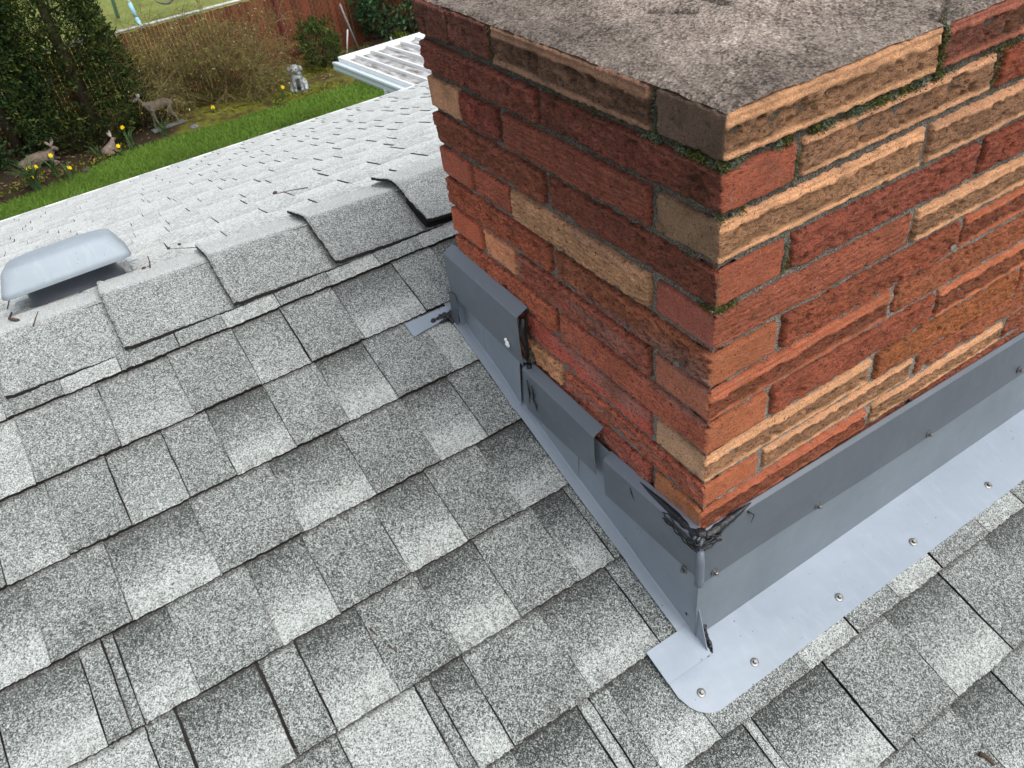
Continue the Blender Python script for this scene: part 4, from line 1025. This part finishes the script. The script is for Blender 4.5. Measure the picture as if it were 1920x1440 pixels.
# standing deer: body along +x (rump right), head to the left (-x)
DV = [(0, 0, .36), (-.10, 0, .365), (-.19, 0, .375), (-.25, 0, .43), (-.285, 0, .505), (-.31, 0, .535), (-.36, -.01, .52), (-.385, -.012, .512),   # trunk, neck, head, muzzle
      (.09, 0, .372), (.15, 0, .365), (.185, 0, .36),                         # rump, tail
      (-.16, -.035, .30), (-.165, -.038, .20), (-.15, -.038, .11), (-.155, -.04, .02), (-.17, -.04, .008),   # near fore leg
      (-.17, .035, .30), (-.175, .038, .20), (-.185, .038, .11), (-.20, .04, .02), (-.215, .04, .008),       # off fore leg
      (.11, -.04, .30), (.085, -.045, .215), (.15, -.045, .13), (.135, -.045, .02), (.12, -.045, .008),      # near hind leg (stifle forward, hock back)
      (.12, .04, .30), (.10, .045, .215), (.18, .045, .13), (.175, .045, .02), (.16, .045, .008)]
DE = [(0, 1), (1, 2), (2, 3), (3, 4), (4, 5), (5, 6), (6, 7), (0, 8), (8, 9), (9, 10), (2, 11), (11, 12), (12, 13), (13, 14), (14, 15), (2, 16), (16, 17), (17, 18), (18, 19), (19, 20),
      (9, 21), (21, 22), (22, 23), (23, 24), (24, 25), (9, 26), (26, 27), (27, 28), (28, 29), (29, 30)]
DR = [(.070, .078), (.072, .085), (.062, .080), .038, .034, .038, .022, .016, .068, .060, .018, .034, .020, .014, .011, .013, .034, .020, .014, .011, .013, .042, .026, .015, .011, .013, .042, .026, .015, .011, .013]
DEER = (.155, .125, .105)
def ear(mb, p, d, L, w_, col):
    d = np.array(d, float); d /= np.linalg.norm(d); s_ = np.cross(d, [0, 1, 0]); s_ /= np.linalg.norm(s_); f = np.cross(s_, d)*.25
    P = []
    for t, ww in ((0, .35), (.3, .95), (.6, 1.0), (.85, .55), (1, .08)):
        c = np.array(p)+d*L*t; P.append([c-s_*w_*ww, c+f*w_*ww*1.6, c+s_*w_*ww, c-f*w_*ww, c-s_*w_*ww])
    mb.grid(np.array(P), 0, col)
deer = empty('deer_statue', 'standing grey brown fawn statue beside the tall evergreen', 'statue')
L0 = (.92, 12.33, ZG+.05); S_ = .95
skin('body', xf(DV, L0, .12, S_), DE, [tuple(np.array(r)*S_) if hasattr(r, '__len__') else r*S_ for r in DR], M_STONE, deer, DEER)
for sgn in (-1, 1):
    mb = MB(); p = xf([(-.285, .028*sgn, .545)], L0, .12, S_)[0]; ear(mb, p, (.25, .45*sgn, 1), .085, .022, (.55, .52, .50)); mb.build('ear', [M_STONE], deer, smooth=True, label='pale ear')
mb = MB(); mb.box((-.26, -.07, 0), (.24, .07, .022), 0, (.15, .17, .16), M=Matrix.Translation(L0) @ Matrix.Rotation(.12, 4, 'Z')); mb.build('base', [M_STONE], deer)
for nm, p, r in (('eye', (-.345, -.028, .528), .006), ('eye', (-.345, .02, .528), .006), ('nose', (-.388, -.012, .514), .008)):
    mb = MB(); q = xf([p], L0, .12, S_)[0]; mb.blob(tuple(q), (r, r, r), col=(.03, .03, .03), seg=6); mb.build(nm, [M_STONE], deer, smooth=True)
settle(deer, L0)
# sitting rabbit, ears up
def rabbit():
    root = empty('rabbit_statue', 'small sitting pinkish grey rabbit statue with upright ears at the lawn edge', 'statue'); L = (.0, 12.02, ZG+.02); a = .2
    V = [(-.055, 0, .075), (0, 0, .09), (.05, 0, .115), (.075, 0, .16), (.095, 0, .195), (.135, 0, .185), (-.10, 0, .065), (-.135, 0, .06),
         (.06, -.028, .06), (.085, -.03, .012), (.12, -.03, .010), (.06, .028, .06), (.085, .03, .012), (.12, .03, .010), (-.03, -.05, .04), (.03, -.055, .014), (-.03, .05, .04), (.03, .055, .014)]
    Ed = [(0, 1), (1, 2), (2, 3), (3, 4), (4, 5), (0, 6), (6, 7), (2, 8), (8, 9), (9, 10), (2, 11), (11, 12), (12, 13), (0, 14), (14, 15), (0, 16), (16, 17)]
    Rd = [.068, .062, .048, .033, .034, .018, .052, .018, .022, .014, .012, .022, .014, .012, .040, .018, .040, .018]
    skin('body', xf(V, L, a), Ed, Rd, M_STONE, root, (.20, .155, .13))
    for sgn, dx in ((-1, -.05), (1, .35)):
        mb = MB(); ear(mb, xf([(.085, .014*sgn, .22)], L, a)[0], (-.45 if sgn < 0 else .12, .1*sgn, 1), .095, .017, (.48, .40, .36)); mb.build('ear', [M_STONE], root, smooth=True)
    for y in (-.028, .028): mb = MB(); mb.blob(tuple(xf([(.112, y, .205)], L, a)[0]), (.005, .005, .005), col=(.02, .02, .02), seg=6); mb.build('eye', [M_STONE], root)
    settle(root, L)
rabbit()
# lying fawn with lowered head
def fawn():
    root = empty('lying_deer_statue', 'grey brown deer statue lying down behind the daffodils at the left edge', 'statue'); L = (-.95, 12.30, ZG+.05); a = -.1
    V = [(0, 0, .10), (.09, 0, .115), (.17, 0, .12), (.21, -.01, .15), (.235, -.02, .19), (.27, -.045, .185), (.30, -.06, .165), (-.11, 0, .10), (-.17, 0, .085), (-.21, 0, .08),
         (.17, -.06, .05), (.25, -.08, .025), (.18, -.10, .018), (.17, .06, .05), (.26, .07, .025), (-.10, -.07, .06), (.0, -.10, .035), (-.08, -.12, .018), (-.10, .07, .06), (.0, .10, .035)]
    Ed = [(0, 1), (1, 2), (2, 3), (3, 4), (4, 5), (5, 6), (0, 7), (7, 8), (8, 9), (2, 10), (10, 11), (11, 12), (2, 13), (13, 14), (7, 15), (15, 16), (16, 17), (7, 18), (18, 19)]
    Rd = [.078, .075, .058, .036, .034, .030, .018, .075, .055, .018, .026, .015, .012, .026, .013, .045, .022, .013, .045, .02]
    skin('body', xf(V, L, a, 1.15), Ed, [r*1.15 for r in Rd], M_STONE, root, (.16, .12, .095))
    for sgn, d in ((-1, (-.5, -.3, .9)), (1, (.45, .4, 1))):
        mb = MB(); ear(mb, xf([(.235, -.02+.022*sgn, .215)], L, a, 1.15)[0], d, .12, .024, (.36, .30, .26)); mb.build('ear', [M_STONE], root, smooth=True)
    for y in (-.065, -.02): mb = MB(); mb.blob(tuple(xf([(.268, y, .195)], L, a, 1.15)[0]), (.006, .006, .006), col=(.02, .02, .02), seg=6); mb.build('eye', [M_STONE], root)
    settle(root, L)
fawn()
# sitting silver puppy
def puppy():
    root = empty('dog_statue', 'silver grey sitting puppy statue at the edge of the lawn', 'statue'); L = (2.98, 12.20, ZG+.035); a = -math.pi/2-.45
    # +x is forward (towards the lawn)
    V = [(-.03, 0, .10), (0, 0, .17), (.02, 0, .235), (.035, 0, .30), (.075, 0, .285), (.105, 0, .275),
         (.055, -.045, .17), (.075, -.048, .09), (.085, -.048, .025), (.115, -.048, .018), (.055, .045, .17), (.075, .048, .09), (.085, .048, .025), (.115, .048, .018),
         (-.01, -.085, .07), (.06, -.10, .03), (.10, -.105, .02), (-.01, .085, .07), (.06, .10, .03), (.10, .105, .02), (-.11, .02, .035), (-.15, .05, .03)]
    Ed = [(0, 1), (1, 2), (2, 3), (3, 4), (4, 5), (2, 6), (6, 7), (7, 8), (8, 9), (2, 10), (10, 11), (11, 12), (12, 13), (0, 14), (14, 15), (15, 16), (0, 17), (17, 18), (18, 19), (0, 20), (20, 21)]
    Rd = [.085, .080, .058, (.078, .074), .045, .032, .032, .025, .024, .022, .032, .025, .024, .022, .052, .030, .024, .052, .030, .024, .022, .012]
    skin('body', xf(V, L, a, 1.12), Ed, [tuple(np.array(r)*1.12) if hasattr(r, '__len__') else r*1.12 for r in Rd], M_PUP, root, (1, 1, 1))
    for sgn in (-1, 1):
        mb = MB(); p = xf([(.025, .072*sgn, .335)], L, a, 1.12)[0]; q = xf([(.035, .090*sgn, .27)], L, a, 1.12)[0]; mb.tube([tuple(p), tuple((p+q)/2), tuple(q), tuple(q-[0, 0, .02])], [.020, .030, .026, .008], 8, 0, (.8, .8, .8)); mb.build('ear', [M_PUP], root, smooth=True)
    for nm, p, r in (('eye', (.098, -.028, .312), .010), ('eye', (.098, .028, .312), .010), ('nose', (.14, 0, .285), .013)): mb = MB(); mb.blob(tuple(xf([p], L, a, 1.12)[0]), (r, r, r), col=(.12, .12, .12), seg=7); mb.build(nm, [M_PUP], root, smooth=True)
    mb = MB(); mb.lathe([(.001, -.02), (.17, -.02), (.175, .0), (.165, .018), (.001, .02)], L, 20, 0, (.35, .33, .30)); mb.build('base', [M_PUP], root); settle(root, L)
M_PUP, t, b = mat('silvered_concrete', .42, .15)
sep = N(t, 'ShaderNodeSeparateXYZ'); t.links.new(N(t, 'ShaderNodeTexCoord').outputs['Object'], sep.inputs[0])
nz = noise(t, 22, 4, .6)
c = mix(t, (.36, .41, .44), (.14, .12, .10), math_(t, 'MULTIPLY', ramp(t, nz, [(.38, 0), (.62, 1)]), .9))
t.links.new(mix(t, c, attr(t), 1.0, 'MULTIPLY'), b.inputs['Base Color']); bump(t, b, nz, .01, .8)
puppy()

# ------------------------------------------------------------------ daffodils
def daffodil(x, y, flowers, label, nl=16, h=.30, leafcol=(.055, .095, .035), cat='daffodils'):
    root = empty('daffodil_clump', label, cat, group='daffodil clumps in the flower bed' if flowers else None); c = np.array([x, y, ZG+.01]); mb = MB()
    for k in range(nl):
        a = random.uniform(0, 6.28); L = h*random.uniform(.7, 1.2); ln = random.uniform(.15, .65); d = np.array([math.cos(a), math.sin(a), 0]); s_ = np.array([-math.sin(a), math.cos(a), 0])*.0075
        P = []; o = c+rng.normal(0, .02, 3)*[1, 1, 0]
        for t in np.linspace(0, 1, 6):
            p = o+d*ln*L*t**1.8+np.array([0, 0, L*(t-.45*ln*t**3)]); w_ = 1-.8*t**3; P.append([p-s_*w_, p+d*.002, p+s_*w_])
        mb.grid(np.array(P), 0, np.array(leafcol)*random.uniform(.7, 1.6))
    mb.build('leaves', [M_LEAF], root)
    for (fx, fy, fh) in flowers:
        p = c+np.array([fx, fy, fh]); mb = MB(); mb.tube([tuple(c+np.array([fx*.4, fy*.4, 0])), tuple(c+np.array([fx*.8, fy*.8, fh*.6])), tuple(p)], [.004, .0035, .003], 5, 0, (.05, .10, .03)); mb.build('stem', [M_LEAF], root)
        a = random.uniform(-.7, .7)-math.pi/2; f = Vector((math.cos(a), math.sin(a), .15)).normalized(); M = f.to_track_quat('Z', 'Y').to_matrix().to_4x4(); M.translation = Vector(tuple(p)); mb = MB()
        for k in range(6):
            t = k*math.pi/3; ct, st = math.cos(t), math.sin(t); V = [Vector((0, 0, 0)), Vector((.018*ct-.011*st, .018*st+.011*ct, .004)), Vector((.035*ct, .035*st, -.002)), Vector((.018*ct+.011*st, .018*st-.011*ct, .004))]
            mb.add([tuple(M @ v) for v in V], [(0, 1, 2, 3)], 0, (.85, .66, .02))
        mb.lathe([(.010, 0), (.014, .012), (.015, .024), (.020, .032)], n=10, M=M, col=(.88, .55, .01)); mb.build('flower', [M_LEAF], root)
    settle(root, tuple(c))
daffodil(-1.07, 11.55, [(-.01, -.02, .20), (.02, .04, .30), (.10, .05, .29)], 'largest daffodil clump with three yellow flowers in front of the lying deer statue', 80, .46)
daffodil(-.78, 11.80, [(.04, .0, .31)], 'daffodil clump with one flower just right of the largest clump', 22, .36)
daffodil(-.62, 11.62, [(.02, .0, .14)], 'low daffodil clump with one faded flower at the lawn edge left of the rabbit statue', 14, .26)
daffodil(.09, 11.86, [(.02, -.02, .15)], 'daffodil flower standing right before the rabbit statue', 5, .14)
daffodil(-.16, 11.95, [], 'flowerless tuft of bulb leaves left of the rabbit statue', 14, .30)
daffodil(.30, 12.06, [(-.02, .02, .30)], 'daffodil clump with one orange flower between the rabbit and the standing deer statues', 18, .30)
daffodil(.80, 12.10, [], 'flowerless bulb leaves under the belly of the standing deer statue', 24, .28)
daffodil(1.62, 12.33, [(.0, .0, .12)], 'short daffodil with one flower under the bare shrub', 10, .14)
daffodil(2.62, 12.02, [(.05, .0, .20)], 'slender daffodil with one flower left of the silver puppy statue', 12, .20)
def rock(x, y, r, col, label):
    mb = MB(); mb.blob((x, y, ZG+r*.4), (r*1.3, r, r*.7), .35, 2, 0, col, 9); mb.build('rock', [M_STONE], None, smooth=True, label=label, category='rock')
rock(1.22, 12.06, .055, (.14, .15, .15), 'small dark grey rock at the lawn edge right of the standing deer statue')
rock(-.42, 11.72, .045, (.07, .05, .04), 'dark lump of earth at the lawn edge near the low daffodils')
rock(3.23, 12.42, .04, (.45, .33, .22), 'pale tan stone behind the silver puppy statue')
# ------------------------------------------------------------------ stakes
def stake(p, q, r, col, label):
    mb = MB(); mb.tube([p, q], [r, r*.9], 8, 0, col); mb.build('garden_stake', [M_PLAIN], None, smooth=True, label=label, category='stake')
stake((4.20, 13.2, ZG), (4.33, 13.2, ZG+.42), .016, (.50, .49, .50), 'short pale stake right of the small evergreen shrub')
stake((4.47, 13.26, ZG), (4.32, 13.26, ZG+.82), .020, (.20, .19, .19), 'long grey pole leaning against the red fence')
stake((4.98, 12.9, ZG), (4.95, 12.9, ZG+.20), .020, (.60, .62, .64), 'short pale stake just behind the patio cover')
# logs at the right end of the bed
mb = MB()
for k in range(5): mb.tube([(4.6+.1*k, 13.38-.05*(k % 2), ZG+.05+.09*(k//2)), (5.6+.1*k, 13.38-.05*(k % 2), ZG+.06+.09*(k//2))], .045, 8, 0, (.085, .055, .045))
mb.build('log_pile', [M_BARK], None, smooth=True, label='low pile of dark logs at the fence foot beside the laurel', category='logs')

# ------------------------------------------------------------------ patio cover
pc = empty('patio_cover', 'white metal patio cover with ribbed dirty roof panels beyond the eave', 'patio cover')
x0p, yf, yn, zf, zn = 1.885, 6.64, 4.45, -1.90, -1.72
zl = lambda y: zf+(zn-zf)*(yf-y)/(yf-yn)
m, t, b = mat('weathered_panel', .6, spec=.3); co = coords(t)
mp = N(t, 'ShaderNodeMapping'); mp.inputs['Scale'].default_value = (14, 3.2, 1); t.links.new(co, mp.inputs[0]); n1 = noise(t, 1.6, 6, .65, mp.outputs[0]); n2 = noise(t, 11, 4, .7, co)
c = ramp(t, n1, [(.34, (.10, .075, .06)), (.46, (.30, .29, .28)), (.62, (.55, .56, .57))]); c = mix(t, c, (.05, .035, .025), ramp(t, n2, [(.62, 0), (.72, .8)])); t.links.new(c, b.inputs['Base Color']); M_PAN = m
mb = MB(); mb.add([(x0p, yn, zl(yn)-.02), (5.2, yn, zl(yn)-.02), (5.2, yf, zl(yf)-.02), (x0p, yf, zl(yf)-.02)], [(0, 1, 2, 3)]); mb.add([(x0p, yn, zl(yn)-.03), (5.2, yn, zl(yn)-.03), (5.2, yf, zl(yf)-.03), (x0p, yf, zl(yf)-.03)], [(3, 2, 1, 0)]); mb.build('roof_panel', [M_PAN], pc)
xr = x0p+.155
while xr < 5.2:
    mb = MB(); mb.bar((xr, yn, zl(yn)-.006), (xr, yf-.012, zl(yf)-.006), .016, .028); mb.build('rib', [M_WHITE], pc); xr += .152
mb = MB(); mb.bar((x0p-.01, yf, zf), (5.2, yf, zf), .022, .05); mb.build('front_beam', [M_WHITE], pc)
mb = MB(); mb.bar((x0p-.004, yn, zl(yn)+.002), (x0p-.004, yf+.01, zl(yf)+.002), .018, .045); mb.build('side_rim', [M_WHITE], pc)
mb = MB(); prof = [(-.012, -.015), (-.075, .0), (-.080, -.012), (-.072, -.035), (-.078, -.060), (-.062, -.085), (-.015, -.085)]
P = np.array([[(x0p+px, y, zl(y)+pz) for px, pz in prof] for y in (yn, yf+.005)]); mb.grid(P, 0, (.85, .93, .97))
mb.add(P[1], [tuple(range(7))], 0); mb.add(P[0], [tuple(range(7))[::-1]], 0); m2, t, b = mat('gutter_paint', .4, base=(.60, .68, .72)); mb.build('gutter', [m2], pc)
for px, py in ((x0p-.06, 5.50), (4.9, yf-.2)):
    mb = MB(); mb.box((px-.022, py-.022, ZG), (px+.022, py+.022, zl(py)-.06)); mb.build('post', [M_WHITE], pc)

# ------------------------------------------------------------------ swing set on the neighbouring lawn
sw = empty('swing_set', 'childrens swing set with painted leg and hanging dark seat beyond the fence', 'swing set')
mb = MB(); cols = [(.30, .55, .68), (.30, .55, .68), (.70, .66, .58), (.45, .20, .08), (.75, .72, .62), (.78, .78, .80), (.70, .35, .1), (.6, .6, .62), (.3, .5, .62)]
A = np.array((1.84, 18.6, ZG)); B = np.array((1.72, 19.2, ZG+2.2))
for k in range(8): mb.tube([tuple(A+(B-A)*k/8), tuple(A+(B-A)*(k+1)/8)], .042, 8, 0, cols[k])
mb.build('leg', [M_PLAIN], sw, smooth=True, label='leg painted in blue, cream and rust bands')
mb = MB(); mb.tube([(1.66, 20.4, ZG), (1.72, 19.2, ZG+2.2)], .042, 8, 0, (.25, .42, .50)); mb.build('leg', [M_PLAIN], sw, smooth=True)
for yy in (18.6, 20.4):
    mb = MB(); mb.tube([(5.4, yy, ZG), (5.3, 19.2, ZG+2.2)], .042, 8, 0, (.3, .5, .6)); mb.build('leg', [M_PLAIN], sw, smooth=True)
mb = MB(); mb.tube([(1.6, 19.2, ZG+2.2), (5.4, 19.2, ZG+2.2)], .045, 8, 0, (.3, .5, .6)); mb.build('top_bar', [M_PLAIN], sw, smooth=True)
mb = MB(); P = []
for t_ in np.linspace(-1, 1, 12): P.append([(2.62+.25*t_, 19.15+v, ZG+.30+.10*t_*t_+.10*max(0, t_)) for v in (-.08, .08)])
P = np.array(P); mb.grid(P, 0, (.13, .115, .11)); mb.grid(P-np.array([0, 0, .02]), 0, (.10, .09, .09), flip=True); mb.build('seat', [M_PLAIN], sw, smooth=True)
for xx, zz_ in ((2.37, .40), (2.87, .50)):
    mb = MB(); mb.tube([(xx, 19.15, ZG+zz_), (xx+(.05 if xx > 2.5 else -.05), 19.2, ZG+2.2)], .006, 5, 0, (.2, .2, .2)); mb.build('chain', [M_PLAIN], sw)
# far hedge line so that no bare horizon shows from a step to the side
mb = MB(); 
for k in range(26):
    mb.blob((-30+k*2.6, 42+random.uniform(-1.5, 1.5), ZG+1.2), (2.2, 1.8, 2.6+random.random()), .45, 2.5, 0, (.035+.02*random.random(), .06+.02*random.random(), .02), 16)
mb.build('distant_woodland', [vcmat('far_leaves', .9, .1, 5, .5, bd=.3)], None, kind='stuff', label='distant dark green tree line beyond the neighbouring lawn', category='trees')
